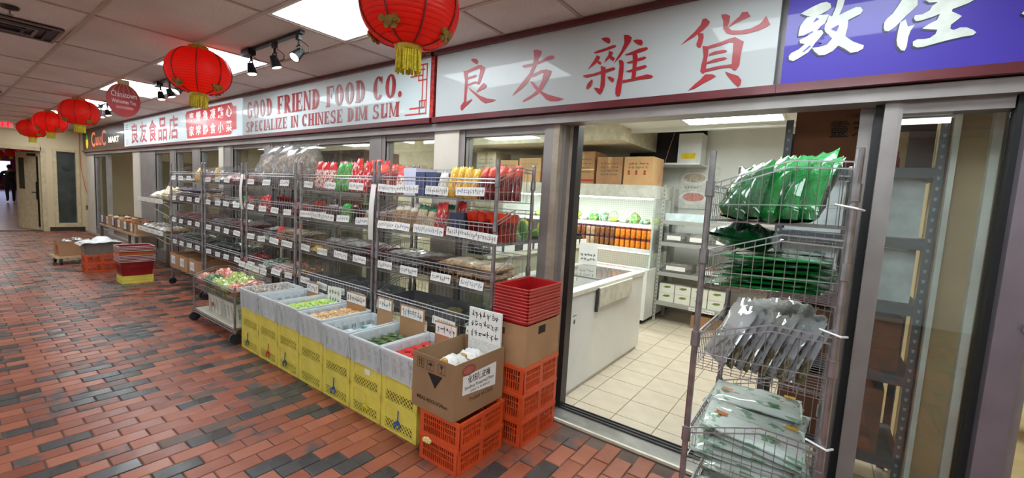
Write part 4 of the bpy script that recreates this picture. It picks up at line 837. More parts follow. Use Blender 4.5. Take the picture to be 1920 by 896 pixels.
NX = [-4.255+.3445*k+.172 for k in range(7)]; SH = [.195, .195, .195, .19, .182, .180, .180]
TIE = {0: ('grey', C(110, 110, 116)), 1: ('red', C(196, 50, 40)), 2: ('blue grey', C(70, 90, 110)), 4: ('blue', C(40, 90, 170)), 5: ('yellow', C(220, 200, 60)), 6: ('blue', C(60, 90, 140))}
WC = ['clams', 'empty', 'green and yellow packets', 'tan biscuits', 'teal boxes', 'green lidded cans', 'red lidded jars']
WCN = ['bagged grey clams', 'only a white note', 'green and yellow packets', 'tan snack packets', 'small teal boxes', 'green lidded cans', 'red lidded jars']
for k, x in enumerate(NX):
    for q in range(2):
        t = thing('yellow_crate', '%s yellow lattice crate under the white crate of %s' % (('lower', 'upper')[q], WC[k]), 'crate', (x, 1.67+.1875, .0+q*SH[k]), 0, 'yellow crates along the brick floor')
        o = link('crate_body', YC, t); o.scale = (1, 1, SH[k]/.19); MB().box(-.145, -.165, .008, .145, .165, SH[k]-.045).build('dark_liner', mat('dark crate liner', C(52, 46, 38), .8), t)  # added dark liner block, stands for contents and darkens the lattice holes
        if q == 0 and k in TIE:
            c = mat('%s string' % TIE[k][0], TIE[k][1], .7); mb = MB(); X = rv(.03)
            mb.path([(X, -.1935, .16), (X+.004, -.1975, .11), (X-.004, -.1965, .085)], .004, 5); mb.path([(X, -.1965, .085), (X+.03, -.1985, .07), (X+.01, -.1975, .045)], .004, 5); mb.path([(X, -.1965, .085), (X-.03, -.1985, .075), (X-.02, -.1975, .04)], .004, 5); mb.lathe([(.008, -.01), (.012, 0), (.008, .01)], 6, (X, -.1975, .085)); mb.build('string_tie', c, t)
        if k == 5 and q == 1: MB().box(.0, -.191, .115, .055, -.1878, .15).build('sticker', paper, t)
m, t, bs, L = nodes('translucent white crate plastic'); bs.inputs['Base Color'].default_value = C(226, 230, 232); bs.inputs['Roughness'].default_value = .38
tl = t.nodes.new('ShaderNodeBsdfTranslucent'); tl.inputs[0].default_value = (.85, .88, .9, 1); mx = t.nodes.new('ShaderNodeMixShader'); mx.inputs[0].default_value = .35; L(bs.outputs[0], mx.inputs[1]); L(tl.outputs[0], mx.inputs[2]); L(mx.outputs[0], t.nodes['Material Output'].inputs[0]); wcp = m
def slot_crate_mesh(W, D, H, taper=.022):
    mb = MB(); mb.box(-W/2+.02, -D/2+.02, 0, W/2-.02, D/2-.02, .005)
    for Ln, P0 in sides(W, D):
        def P(u, z, d, P0=P0, Ln=Ln): return P0(u, z, d+taper*(1-z/H))
        pbox(mb, P, 0, H-.016, Ln, H, -.008, .010)
        n = 4 if Ln < .4 else 6; cell = Ln/n
        for i in range(n):
            a = i*cell; sw = cell*.44; pbox(mb, P, a, 0, a+sw*.5, H-.016, 0, .006); pbox(mb, P, a+cell-sw*.5, 0, a+cell, H-.016, 0, .006)
            u0, u1 = a+sw*.5, a+cell-sw*.5; pbox(mb, P, u0, 0, u1, .03, .006, .011); pbox(mb, P, u0, H-.05, u1, H-.016, .006, .011); pbox(mb, P, u0, H*.48, u1, H*.56, .006, .011)
            ns = 4
            for q in range(ns): uu = u0+(u1-u0)*q/(ns-1); pbox(mb, P, uu-.0026, .03, uu+.0026, H-.05, .006, .011)
    return mb
WH = .182; wo = slot_crate_mesh(.312, .41, WH).build('crate_body', wcp); WCM = wo.data; bpy.data.objects.remove(wo)
grn_lid = mat('green can lid', C(120, 140, 96), .25, .6, .15, 20); grn_can = mat('green can label', C(60, 120, 70), .4); red_lid = mat('red jar lid', C(206, 42, 34), .35, 0, .08, 8, .2); jar_y = mat('amber jar', C(206, 150, 70), .15, 0, .3, 20, .5)
teal = mat('teal white small box', C(90, 160, 160), .4, 0, .1, 8, .2, col2=C(220, 230, 234), lo=.48, hi=.5); clam = mat('clam shell', C(120, 106, 92), .35, 0, .3, 6, .5, col2=C(196, 186, 172))
GY = bagmat('lime green packet', C(150, 200, 70), C(230, 220, 90), C(230, 228, 120), lo=.5, hi=.56, scale=4, top=.97); GG = bagmat('green packet', C(60, 170, 80), C(190, 220, 110), C(210, 230, 120), lo=.5, hi=.56, scale=4, top=.97)
BIS = bagmat('tan snack packet', C(176, 120, 66), C(196, 140, 84), C(232, 200, 150), lo=.46, hi=.56, scale=8, top=.97)
WX = [-4.02, -3.66, -3.32, -2.985, -2.655, -2.32, -1.99]
for k, x in enumerate(WX):
    z = 2*SH[k]+.001; yc = 1.626+.205
    t = thing('white_crate', 'translucent white slotted crate holding %s' % WCN[k], 'crate', (x, yc, z), 0, 'white crates on the yellow crates'); link('crate_body', WCM, t)
    g = 'goods in the white crates'
    if k == 0:
        for i in range(40):
            lay, q = divmod(i, 20); px, py = x-.10+.066*(q % 4), yc-.145+.072*(q//4)
            if lay and q % 7 == 3: item('L', 'clam_bag', plastic_clear, (px, py, z+.118), (.064, .068, .07), (0, 0, rv(3)), 'clear plastic bag among the clams in the white crate', 'bag', g)
            else: item('L', 'clam', clam, (px, py, z+.008+.108*lay), (.056, .058, .10 if not lay else .072), (rv(.3) if lay else 0, rv(.3) if lay else 0, rv(3)), 'grey brown bagged clam in the white crate', 'clam', g)
    if k == 1: tag(MB().box(-.05, -.002, 0, .05, 0, .06).build('paper_note', paper, None, False, (x-.02, yc+.1, z+.05), (math.radians(-20), 0, .1)), 'white paper note inside the empty white crate', 'note')
    if k in (2, 3):
        for i in range(16):
            lay, q = divmod(i, 8); mm = BIS if k == 3 else (GG if i % 2 else GY)
            item('F', 'packet', mm, (x-.061+.122*(q % 2), yc-.125+.083*(q//2)+.01*lay, z+.100+.036*lay), (.112, .074, .034), (0, 0, rv(.10)), 'tan snack packet heaped in the white crate' if k == 3 else ('green packet' if i % 2 else 'lime yellow packet')+' heaped in the white crate', 'packet', g)
        for i in range(4): item('F', 'packet', BIS if k == 3 else GG, (x, yc-.12+.08*i, z+.008), (.22, .074, .088), (0, 0, 0), ('tan snack' if k == 3 else 'green')+' packet at the bottom of the white crate', 'packet', g)
    if k == 4:
        for i in range(3):
            for j in range(4): carton('small_box', 'small teal and white box in the white crate', 'box', (x+.075-.073*i, yc+.12-.085*j, z+.006), .068, .08, .105 if (i+j) % 3 else .09, teal, rv(.03), g, False)
    if k in (5, 6):
        carton('packing_tray', 'cardboard tray under the %s in the white crate' % ('cans', 'jars')[k-5], 'tray', (x, yc-.005, z+.006), .235, .31, .02, card, 0, None, False)
        for i in range(4):
            for j in range(4):
                px, py = x-.104+.0693*i, yc+.120-.0735*j
                if k == 5:
                    t2 = thing('food_can', 'green lidded food can in the white crate', 'can', (px, py, z+.028), 0, g); MB().lathe([(.032, 0), (.032, .085)], 18).build('can_body', grn_can, t2, False); MB().lathe([(.0325, .085), (.034, .092), (.031, .096), (.029, .090), (.002, .0905)], 18).build('can_lid', grn_lid, t2)
                else:
                    t2 = thing('glass_jar', 'jar with red lid in the white crate', 'jar', (px, py, z+.034), 0, g); MB().lathe([(.031, 0), (.033, .01), (.033, .07), (.029, .08)], 16).build('jar_glass', jar_y, t2, True); MB().lathe([(.034, .08), (.035, .098), (.032, .102), (.002, .1025)], 16).build('jar_lid', red_lid, t2)
# cards and price cards standing behind the white crates
for x, w_, top, tw, lb in ((-3.625, .19, .66, .18, 'in the empty white crate'), (-2.97, .25, .68, .25, 'behind the snack packets'), (-2.605, .18, .705, .15, 'behind the teal boxes'), (-2.30, .255, .70, .23, 'behind the green lidded cans'), (-1.96, .20, .655, .19, 'behind the red lidded jars')):
    t = thing('cardboard_sign', 'brown cardboard sign with white price paper standing %s' % lb, 'sign', (x, 2.0, .46), 0, 'cardboard price signs'); h = top-.46
    MB().box(-w_/2, -.003, 0, w_/2, .003, h).build('card', card, t, False); o = MB(); o.box(-tw/2, -.0045, h-.085, tw/2, -.003, h-.01); p = o.build('price_paper', paper, t); s = MB(); scribble(s, -tw/2+.01, tw/2-.01, h-.08, h-.015, -.0052, int(tw/.028), random.Random(int(x*100))); q = s.build('handwriting', ink, p); q['kind'] = 'stuff'
    t.rotation_euler = (math.radians(-1), 0, 0)
t = thing('price_card', 'tall white handwritten card behind the green and yellow packets', 'card', (-3.28, 2.0, .46)); MB().box(-.10, -.0015, 0, .10, 0, .215).build('card', paper, t); s = MB()
for z in (.11, .17): scribble(s, -.08, .08, z-.025, z+.025, -.0025, 4, random.Random(int(z*100)))
q = s.build('handwriting', ink, t); q['kind'] = 'stuff'
# ---- orange crates, carton of preserved plums, red baskets
def orange_crate_mesh(W, D, H):
    mb = MB(); mb.box(-W/2+.008, -D/2+.008, 0, W/2-.008, D/2-.008, .005)
    for Ln, P in sides(W, D):
        pbox(mb, P, 0, H-.022, Ln, H, -.004, .01); pbox(mb, P, 0, 0, Ln, .02, 0, .008)
        for x in (0, Ln-.03): pbox(mb, P, x, .02, x+.03, H-.022, 0, .008)
        if Ln > .33: pbox(mb, P, Ln/2-.015, .02, Ln/2+.015, H-.022, 0, .008)
        for zz in ((H-.002)*.42, (H-.002)*.66): pbox(mb, P, .03, zz-.003, Ln-.03, zz+.003, .001, .007)
        n = int((Ln-.06)/.016)
        for i in range(1, n): u = .03+(Ln-.06)*i/n; pbox(mb, P, u-.0022, .02, u+.0022, H-.022, .001, .007)
    return mb
def crates(W, D, H, n, cx, cy, lab, grp, m_=orgp, z0=0):
    o = orange_crate_mesh(W, D, H).build('crate_body', m_); me = o.data; bpy.data.objects.remove(o); nm = ['bottom', 'middle', 'top'] if n == 3 else ['bottom', 'top']
    for i in range(n): t = thing('orange_crate', '%s orange slatted crate %s' % (nm[i], lab), 'crate', (cx, cy, z0+i*(H+.0005)), rv(.015), grp); link('crate_body', me, t)
    return t
lastc = crates(.30, .39, .147, 2, -1.605, 1.81, 'under the printed carton', 'orange crates under the carton')
nt = MB(); 
for a, b, r in ((-.01, 0, .012), (.012, .004, .016), (.03, .0, .011)): nt.bar((a, -.2, b), (a, -.212, b), r, 8)
nt.build('paper_scrap', mat('pale yellow scrap', C(236, 222, 150), .8), lastc, False, (-.09, 0, -.02))
crates(.262, .395, .166, 3, -1.488, 2.253, 'under the basket box', 'orange crates under the baskets')
kraft = mat('kraft carton', C(150, 116, 84), .8, 0, .08, 4)
t = carton('printed_carton', 'open brown carton printed for preserved plums on orange crates', 'carton', (-1.655, 1.815, .297), .33, .425, .315, kraft, 0, None, False, None, None, False)
blkp = mat('black print', C(40, 34, 30), .7)
W2, D2, HH = .165, .2125, .315
def fpr(name, m_, pl, off=.0012):   # prints on the front (-Y) face; coordinates x,z
    mb = MB()
    for p in pl: mb.add([(x, -D2-off, z) for x, z in p], [tuple(range(len(p)))])
    o = mb.build(name, m_, t); return o
def sq(x, z, s, w_=.003): return [[(x-s, z-s), (x+s, z-s), (x+s, z-s+w_), (x-s, z-s+w_)], [(x-s, z+s-w_), (x+s, z+s-w_), (x+s, z+s), (x-s, z+s)], [(x-s, z-s+w_), (x-s+w_, z-s+w_), (x-s+w_, z+s-w_), (x-s, z+s-w_)], [(x+s-w_, z-s+w_), (x+s, z-s+w_), (x+s, z+s-w_), (x+s-w_, z+s-w_)]]
for i, x in enumerate((-.10, -.02, .065)):
    g = sq(x, .265, .028)
    if i == 0: g += [[(x-.012, .248), (x-.006, .248), (x-.006, .275), (x-.001, .275), (x-.009, .287), (x-.017, .275), (x-.012, .275)], [(x+.006, .248), (x+.012, .248), (x+.012, .275), (x+.017, .275), (x+.009, .287), (x+.001, .275), (x+.006, .275)]]
    if i == 1: g += [[(x-.018, .266), (x+.018, .266), (x+.01, .281), (x-.01, .281)], [(x-.002, .245), (x+.002, .245), (x+.002, .266), (x-.002, .266)]]
    if i == 2: g += [[(x-.013, .285), (x-.002, .264), (x+.002, .264), (x+.013, .285)], [(x-.002, .248), (x+.002, .248), (x+.002, .264), (x-.002, .264)], [(x-.01, .245), (x+.01, .245), (x+.01, .249), (x-.01, .249)]]
    fpr('handling_symbol', blkp, g)
fpr('handle_hole', mat('hole shadow', C(36, 28, 24), .9), [[(-.04, .225), (.075, .225), (.02, .145)]])
lettering('lettering', 'MEAS.40X31X34cm', blkp, t, (-.12, -D2-.0014, .055), (1, 0, 0), (0, 0, 1), .24, .022, .02)
mb = MB(); R_ = W2+.0012
mb.add([(R_, -.15, .13), (R_, .135, .105), (R_, .135, .245), (R_, -.15, .235)], [(0, 1, 2, 3)]); lb = mb.build('paper_label', paper, t)
lettering('lettering', '化核陳皮梅', ink, t, (R_+.001, -.11, .185), (0, 1, 0), (0, .0, 1), .19, .045, .012); lettering('lettering', 'Seedless Preserved Plum', ink, t, (R_+.001, -.135, .155), (0, 1, 0), (0, 0, 1), .25, .02, .004); lettering('lettering', '(200G X 50 BAGS)', ink, t, (R_+.001, -.09, .128), (0, 1, 0), (0, 0, 1), .17, .015, .004)
lettering('lettering', 'Product of China', mat('brown print', C(84, 54, 36), .8), t, (R_+.0002, -.09, .078), (0, 1, 0), (0, 0, 1), .20, .025, .005)
mb = MB(); n = 20; mb.add([(R_, -.105+.055*math.cos(2*pi*i/n), .262+.03*math.sin(2*pi*i/n)) for i in range(n)], [tuple(range(n))]); mb.build('logo', mat('faded red logo', C(150, 66, 56), .8), t); mb = MB(); mb.add([(R_+.0005, -.105+.046*math.cos(2*pi*i/n), .262+.022*math.sin(2*pi*i/n)) for i in range(n)], [tuple(range(n))]); mb.build('logo_centre', mat('faded logo centre', C(166, 92, 76), .8), t)
# bags inside the carton and the handwritten board at its back
for i, (dx, dy, dz) in enumerate(((-.075, -.075, .21), (.075, -.075, .205), (-.075, .06, .21), (.075, .06, .205), (.01, -.05, .282), (.02, .085, .282))):
    b = thing('plum_bag', 'clear bag of preserved plums in the printed carton', 'bag', (-1.655+dx, 1.805+dy, .297+dz-.06), rv(.15), 'plum bags in the carton'); item('F', 'bag_film', M_['white'], (0, 0, 0), (.135, .12, .075), (0, 0, 0), parent=b); e = MB(); e.lathe([(.028, 0), (.02, .006), (.002, .008)], 14); o = e.build('label', mat('plum label', C(190, 140, 60), .5, 0, .4, 40), b, True, (-.02, -.055, .045), (math.radians(70), 0, 0)); o.scale = (1, .6, 1)
for i in range(4): item('F', 'plum_bag', M_['white'], (-1.655, 1.685+.088*i, .305), (.26, .084, .13), (0, 0, 0), 'clear bag at the bottom of the printed carton', 'bag', 'plum bags in the carton')
t = thing('handwritten_board', 'white foam board with handwritten lines standing in the printed carton', 'sign', (-1.632, 2.005, .305)); MB().box(-.128, -.006, 0, .128, .006, .505).build('board', mat('speckled foam board', C(222, 222, 218), .8, 0, .1, 90), t)
MB().box(-.126, -.0072, .31, .126, -.006, .50).build('paper_sheet', paper, t); s = MB()
for z in (.47, .41, .35): scribble(s, -.11, .11, z-.024, z+.024, -.008, 7, random.Random(int(z*999)))
q = s.build('handwriting', ink, t); q['kind'] = 'stuff'
bx_ = carton('basket_box', 'open brown box on orange crates holding the red baskets', 'carton', (-1.49, 2.252, .501), .258, .385, .25, card, 0, None, False, None, None, False)
MB().box(.1292, -.06, .18, .1302, .02, .23).build('hand_hole', mat('hole shadow', C(36, 28, 24), .9), bx_); MB().box(-.118, -.1937, .175, -.03, -.1926, .215).build('print', mat('brown print', C(84, 54, 36), .8), bx_)
def basket_mesh2(W, D, H, slots=True):
    mb = MB(); tp = .02; mb.box(-W/2+tp, -D/2+tp, 0, W/2-tp, D/2-tp, .004)
    for Ln, P0 in sides(W, D):
        def P(u, z, d, P0=P0, Ln=Ln):
            f = (1-z/H); return P0(Ln/2+(u-Ln/2)*(1-2*tp*f/Ln), z, d+tp*f)
        pbox(mb, P, 0, H-.012, Ln, H, -.012, .003); pbox(mb, P, 0, H-.05, Ln, H-.012, 0, .003); pbox(mb, P, 0, 0, Ln, .03, 0, .003)
        n = int(Ln/.02)
        for i in range(n+1): u = Ln*i/n; pbox(mb, P, max(0, u-.005), .03, min(Ln, u+.005), H-.05, 0, .003)
    return mb
rim = mat('pale basket handle', C(222, 208, 206), .4)
def basket_stack(cx, cy, z0, W, D, H, n, dz, labels, mats, grp, handles=False, rz=0):
    o = basket_mesh2(W, D, H).build('basket_body', redb); me = o.data; bpy.data.objects.remove(o)
    hm = MB(); hm.path([(-W/2-.01, -D/2-.013, H+.002), (W/2+.01, -D/2-.013, H+.002)], .004, 5); hm.path([(-W/2-.013, -D/2-.01, H+.002), (-W/2-.013, D/2+.01, H+.002)], .004, 5); hm.path([(W/2+.013, -D/2-.01, H+.002), (W/2+.013, D/2+.01, H+.002)], .004, 5); hm.path([(-W/2-.01, D/2+.013, H+.002), (W/2+.01, D/2+.013, H+.002)], .004, 5)
    h0 = hm.build('handle', chrome); hme = h0.data; bpy.data.objects.remove(h0)
    for i in range(n):
        t = thing('shopping_basket', labels(i), 'basket', (cx+rv(.002), cy+rv(.002), z0+i*dz), rz, grp); b = link('basket_body', me, t); setmat(b, mats(i)[0]); h = link('handle', hme, t); setmat(h, mats(i)[1])
basket_stack(-1.49, 2.252, .585, .236, .362, .19, 11, .0195, lambda i: 'red shopping basket nested in the stack in the brown box' if i < 10 else 'topmost red shopping basket of the stack in the brown box', lambda i: (redb, mat('painted rim highlight', C(190, 74, 70), .3)), 'red baskets in the brown box')  # paler handle colour stands in for the highlight along the rims
# ================================================================== CART with produce
ct = thing('wire_cart', 'chrome wire cart with produce baskets beside the yellow crates', 'cart', (-5.40, 1.66, 0)); CW, CDp = 1.03, .33
p = MB()
for x in (0, CW):
    for y in (0, CDp):
        q = MB(); q.bar((x, y, .10), (x, y, .53), .011, 10); q.build('post', chrome_d, ct); c = MB(); c.bar((x-.012, y, .05), (x+.012, y, .05), .05, 16); wq = c.build('wheel', mat('dark grey wheel', C(44, 48, 56), .5), ct); MB().lathe([(.02, .09), (.02, .12)], 8, (x, y, 0)).build('wheel_fork', chrome_d, wq)
b = basket_mesh(CW, CDp, .13, .07, .03); b.build('wire_basket', chrome, ct, False, (0, 0, .505))
sh = MB(); sh.box(.01, 0, .135, CW-.01, CDp, .142); sh.build('shelf_board', mat('cream shelf board', C(214, 208, 192), .6), ct)
sh = MB(); sh.path([(0, 0, .125), (CW, 0, .125), (CW, CDp, .125), (0, CDp, .125), (0, 0, .125)], .005, 5); sh.path([(0, 0, .10), (CW, 0, .10)], .005, 5)
for i in range(30): sh.bar((CW*i/30, 0, .125), (CW*(i+.5)/30, 0, .10), .0025, 3); sh.bar((CW*(i+.5)/30, 0, .10), (CW*(i+1)/30, 0, .125), .0025, 3)
sh.build('shelf_rail', chrome, ct)
wb = mat('white storage bin', C(206, 206, 196), .45, 0, .05, 5)
for i, x in enumerate((-5.02, -4.66)):
    t = thing('storage_bin', ('white plastic bin with red emblem on the cart shelf', 'plain white plastic bin on the cart shelf')[i], 'bin', (x, 1.85, .143)); o = slot_crate_mesh(.34, .26, .19, .02).build('bin_body', wb, t)
    if i == 0: mb = MB(); n = 16; mb.add([(.0+.025*math.cos(2*pi*a/n), -.147, .10+.025*math.sin(2*pi*a/n)) for a in range(n)], [tuple(range(n))]); mb.build('emblem', redp, t)
CV = bagmat('leafy pack in clear film', C(150, 170, 50), C(200, 206, 150), C(210, 214, 160), rough=.2, lo=.5, hi=.6, scale=8, top=.97, coat=.7); CR = bagmat('orange red produce pack', C(206, 110, 80), C(222, 170, 150), C(226, 186, 170), rough=.2, lo=.5, hi=.6, scale=7, top=.97, coat=.7); DG = bagmat('dark green leaf pack', C(40, 90, 44), C(90, 130, 80), C(100, 140, 90), lo=.5, hi=.6, scale=9, top=.97)
for i, (dx, dy, mm, dsc) in enumerate(((.11, .09, CR, 'orange pink'), (.12, .245, CR, 'orange pink'), (.29, .09, DG, 'dark green'), (.30, .245, CR, 'orange pink'), (.48, .09, CV, 'lime green'), (.49, .245, CV, 'lime green'), (.67, .09, CV, 'lime green'), (.68, .245, CV, 'lime green'), (.88, .09, CR, 'orange pink'), (.88, .245, CR, 'orange pink'))):
    item('F', 'produce_pack', mm, (-5.40+dx, 1.66+dy, .412+.008*(i % 3)), (.18, .15, .12+.03*(i % 2)), (rv(.08), rv(.08), rv(.15)), '%s produce pack in clear film in the cart basket' % dsc, 'produce', 'produce packs in the cart')
for i in range(8): item('F', 'produce_pack', (CR, DG, CV)[i % 3], (-5.31+.12*i, 1.825, .378), (.115, .29, .03), (0, 0, 0), 'flat produce pack lining the bottom of the cart basket', 'produce', 'produce packs in the cart')
for i in range(4): price_tag((-4.78+.17*i-.35, 2.02, .62-.004*i), .15, .06, (math.radians(-8), 0, rv(.05)), 'white price tag on the rail behind the cart produce', 'tags behind the cart', 2)
# ================================================================== FAR LEFT GROUP
t = thing('yellow_tote', 'shallow yellow crate under the far stack of shopping baskets', 'crate', (-8.02, 1.745, 0)); mb = MB(); mb.box(-.14, -.17, 0, .14, .17, .006)
for Ln, P in sides(.29, .345):
    pbox(mb, P, 0, 0, Ln, .105, 0, .008)
    for z in (.0, .045, .093): pbox(mb, P, 0, z, Ln, z+.012, -.004, 0)
    for i in range(7): u = (Ln-.01)*i/6; pbox(mb, P, u, .012, u+.01, .093, -.003, 0)
mb.build('crate_body', yel, t)
bw = mat('purple basket handle', C(150, 120, 150), .4); bo = mat('orange basket', C(206, 104, 40), .4, 0, .1, 6)
basket_stack(-8.02, 1.745, .108, .30, .37, .20, 11, .0215, lambda i: 'orange shopping basket in the far nested stack' if i in (5, 6) else ('dark red shopping basket with pale rim in the far nested stack'), lambda i: (bo if i in (5, 6) else mat('dark red basket', C(140, 22, 26), .35), bo if i in (5, 6) else rim), 'baskets in the far stack')
crates(.30, .40, .132, 2, -9.28, 1.60, 'under the grey tub', 'orange crates under the tub')
t = thing('grey_tub', 'grey plastic tub under white sheeting on orange crates', 'tub', (-9.28, 1.60, .266)); gp = mat('grey tub plastic', C(120, 110, 102), .5); mb = MB(); mb.box(-.14, -.19, 0, .14, .19, .01)
for Ln, P0 in sides(.34, .44):
    P = lambda u, z, d, P0=P0, Ln=Ln: P0(Ln/2+(u-Ln/2)*(1-.06*(1-z/.19)/Ln), z, d+.03*(1-z/.19)); pbox(mb, P, 0, 0, Ln, .19, 0, .006); pbox(mb, P, 0, .172, Ln, .19, -.015, 0)
mb.build('tub_body', gp, t)
mb = MB(); fn = lambda u, v: (-.21+.42*u, -.26+.52*v, .20+.02*mnoise.noise(Vector((u*5, v*5, 2)))+.075*max(0, 1-((u-.35)**2+(v-.55)**2)*14)-.05*max(0, abs(v-.5)-.42)*10); mb.grid(fn, 16, 16); mb.grid(lambda u, v: tuple(Vector(fn(u, v))-Vector((0, 0, .004))), 16, 16)
tag(mb.build('plastic_sheet', mat('white plastic film', C(232, 232, 232), .3, 0, .06, 14, .4), None, True, (-9.28, 1.60, .262)), 'crumpled white plastic sheet over the grey tub', 'sheet')
t = thing('wheeled_dolly', 'low wooden dolly carrying a carton near the end wall', 'dolly', (-10.3, 1.47, 0), rz=.05); MB().box(-.24, -.28, .105, .24, .28, .135).build('deck', mat('pale plywood', C(196, 172, 130), .7, 0, .15, 4), t)
for x in (-.2, .2):
    for y in (-.22, .22): c = MB(); c.bar((x, y-.015, .045), (x, y+.015, .045), .045, 14); w_ = c.build('wheel', rubber, t); MB().box(x-.02, y-.02, .08, x+.02, y+.02, .105).build('wheel_fork', chrome_d, w_)
carton('dolly_carton', 'open cardboard carton with red print on the wheeled dolly', 'carton', (-10.3, 1.47, .136), .40, .46, .25, card, .05, None, False, redp, [(.35, .35, .75, .7), (.4, .15, .85, .25)], False)
for i in range(3): item('F', 'grey_pack', M_['clear'], (-10.3+rv(.05), 1.36+.12*i, .34+.03*(i == 1)), (.3, .12, .06), (0, 0, rv(.2)), 'greyish clear pack lying in the dolly carton', 'packet', 'packs in the dolly carton')
for i in range(3): item('F', 'grey_pack', M_['tan'], (-10.3, 1.34+.13*i, .142), (.34, .125, .18), (0, 0, 0), 'tan pack at the bottom of the dolly carton', 'packet', 'packs in the dolly carton')
# display table along the front with cartons of produce
t = thing('display_table', 'long low display table by the far windows', 'table', (-10.45, 2.26, 0)); MB().box(-1.28, -.25, .52, 1.28, .23, .55).build('table_top', mat('worn table top', C(150, 130, 100), .6), t)
for x in (-1.2, 1.2):
    for y in (-.22, .2): MB().box(x-.02, y-.02, 0, x+.02, y+.02, .52).build('leg', chrome_d, t)
for i in range(6):
    x = -11.5+.41*i; dsc = ('tan roots', 'brown roots', 'white packs', 'dried orange peel', 'brown dried roots', 'white packs')[i]; lb = ['first', 'second', 'third', 'fourth', 'fifth', 'sixth'][i]
    carton('produce_carton', 'open cardboard carton of %s, %s on the display table' % (dsc, lb), 'carton', (x, 2.25, .551), .37, .42, .17, card if i % 2 else card_d, rv(.03), 'cartons on the display table', False, None, None, False)
    for q in range(4): item('L', 'root', [mat('tan root', C(186, 150, 100), .7, 0, .2, 5), mat('brown root', C(130, 80, 50), .7, 0, .2, 5), mat('white pack', C(214, 206, 190), .5), mat('orange peel', C(190, 100, 40), .6, 0, .3, 6)][(i*2+i//3) % 4], (x-.08+.16*(q % 2), 2.165+.165*(q//2), .565), (.125, .12, .15+rv(.02)), (0, 0, rv(2)), 'piece of %s in the %s carton on the display table' % (dsc, lb), 'produce', 'produce on the display table')
    price_tag((x, 2.025, .66), .14, .13, (0, 0, rv(.1)), 'white tag on the %s carton on the display table' % lb, 'tags on the display table', 3)
# white-edged tilted display shelves next to the fifth rack
t = thing('display_shelf_unit', 'display unit with two white-edged tilted shelves beside the fifth rack', 'shelf unit', (-8.35, 2.0, 0)); we = mat('white shelf edge', C(224, 222, 214), .4)
for z in (1.17, .70): MB().box(-.62, 0, z-.03, .60, .012, z+.035).build('shelf_edge', we, t); MB().box(-.62, .012, z-.02, .60, .42, z).build('shelf_board', mat('grey shelf board', C(140, 140, 136), .5), t)
for x in (-.6, .58):
    MB().bar((x, .42, 0), (x, .42, 1.45), .012, 8).build('post', chrome_d, t)
    for z in (1.17, .70): MB().bar((x, .03, z-.03), (x, .41, z-.30), .008, 6).build('brace', we, t)
    w_ = MB()
    for i in range(9): w_.bar((x, .05+.04*i, .70), (x, .05+.04*i, .82+.02*i), .002, 3); w_.bar((x, .05+.04*i, 1.17), (x, .05+.04*i, 1.25+.02*i), .002, 3)
    w_.build('side_grille', chrome, t)
for i in range(3): item('F', 'noodle_pack', M_['noodle'], (-8.28+.29*(i-.3), 2.20, 1.172), (.27, .32, .14+.05*i), (0, 0, rv(.05)), 'cream noodle pack on the upper white-edged shelf', 'packet', 'noodle packs')
for i in range(6): item('F', 'food_pack', M_[('clear', 'white', 'tan')[i % 3]], (-8.85+.2*i, 2.2, .702), (.175, .32, .09), (0, 0, rv(.03)), '%s food pack on the lower white-edged shelf' % ('clear', 'white', 'tan')[i % 3], 'packet', 'packs on the lower tilted shelf')
for i in range(4): price_tag((-8.8+.3*i, 1.998, .70), .16, .055, (0, 0, 0), 'white tag on the lower white-edged display shelf', 'tags on the tilted shelf', 4)
# ================================================================== SHOP INTERIOR
whit = mat('white enamel', C(222, 224, 224), .3, 0, .04, 4, .3); lgrey = mat('light grey enamel', C(176, 178, 180), .35, 0, .04, 4, .2); marb = mat('stained white rim', C(218, 214, 204), .35, 0, .1, 14)
t = thing('chest_freezer', 'white chest freezer with sliding glass lid beside the doorway', 'freezer', (-1.85, 3.59, 0)); W2, D2 = .36, .81
b = MB(); b.box(-W2+.02, -D2+.02, 0, W2-.02, D2-.02, .04); b.box(-W2, -D2, .04, W2, D2, .10)
b.box(-W2, -D2, .10, -W2+.06, D2, .79); b.box(W2-.06, -D2, .10, W2, D2, .79); b.box(-W2+.06, -D2, .10, W2-.06, -D2+.06, .79); b.box(-W2+.06, D2-.06, .10, W2-.06, D2, .79); b.build('cabinet', whit, t)
r = MB(); e = .012; r.box(-W2-e, -D2-e, .79, -W2+.08, D2+e, .825); r.box(W2-.08, -D2-e, .79, W2+e, D2+e, .825); r.box(-W2+.08, -D2-e, .79, W2-.08, -D2+.10, .825); r.box(-W2+.08, D2-.10, .79, W2-.08, D2+e, .825); r.build('top_rim', marb, t)
for y0, y1, z in ((-D2+.08, .06, .81), (-.02, D2-.08, .818)): MB().box(-W2+.07, y0, z, W2-.07, y1, z+.005).build('glass_lid', clear('freezer glass', (.9, .93, .92, 1), .3, .05, .35, (.62, .6, .56, 1)), t)
MB().box(W2+.001, -.30, .64, W2+.03, .42, .80).build('side_panel', mat('ivory panel', C(206, 202, 188), .5), t); MB().box(W2+.001, -.33, .60, W2+.02, -.30, .80).build('panel_edge', mat('dark slot', C(60, 60, 60), .5), t)
mb = MB(); n = 16; mb.add([(W2+.001, -.68+.014*math.cos(2*pi*a/n), .585+.02*math.sin(2*pi*a/n)) for a in range(n)], [tuple(range(n))]); mb.build('emblem', mat('dark emblem', C(60, 60, 64), .4), t); MB().box(W2+.0002, -.71, .63, W2+.0012, -.65, .636).build('badge', mat('dark emblem', C(60, 60, 64), .4), t)
MB().box(-W2+.07, -D2+.07, .45, W2-.07, D2-.07, .5).build('frozen_goods', mat('frosty packs', C(196, 192, 184), .5, 0, .3, 8), t)
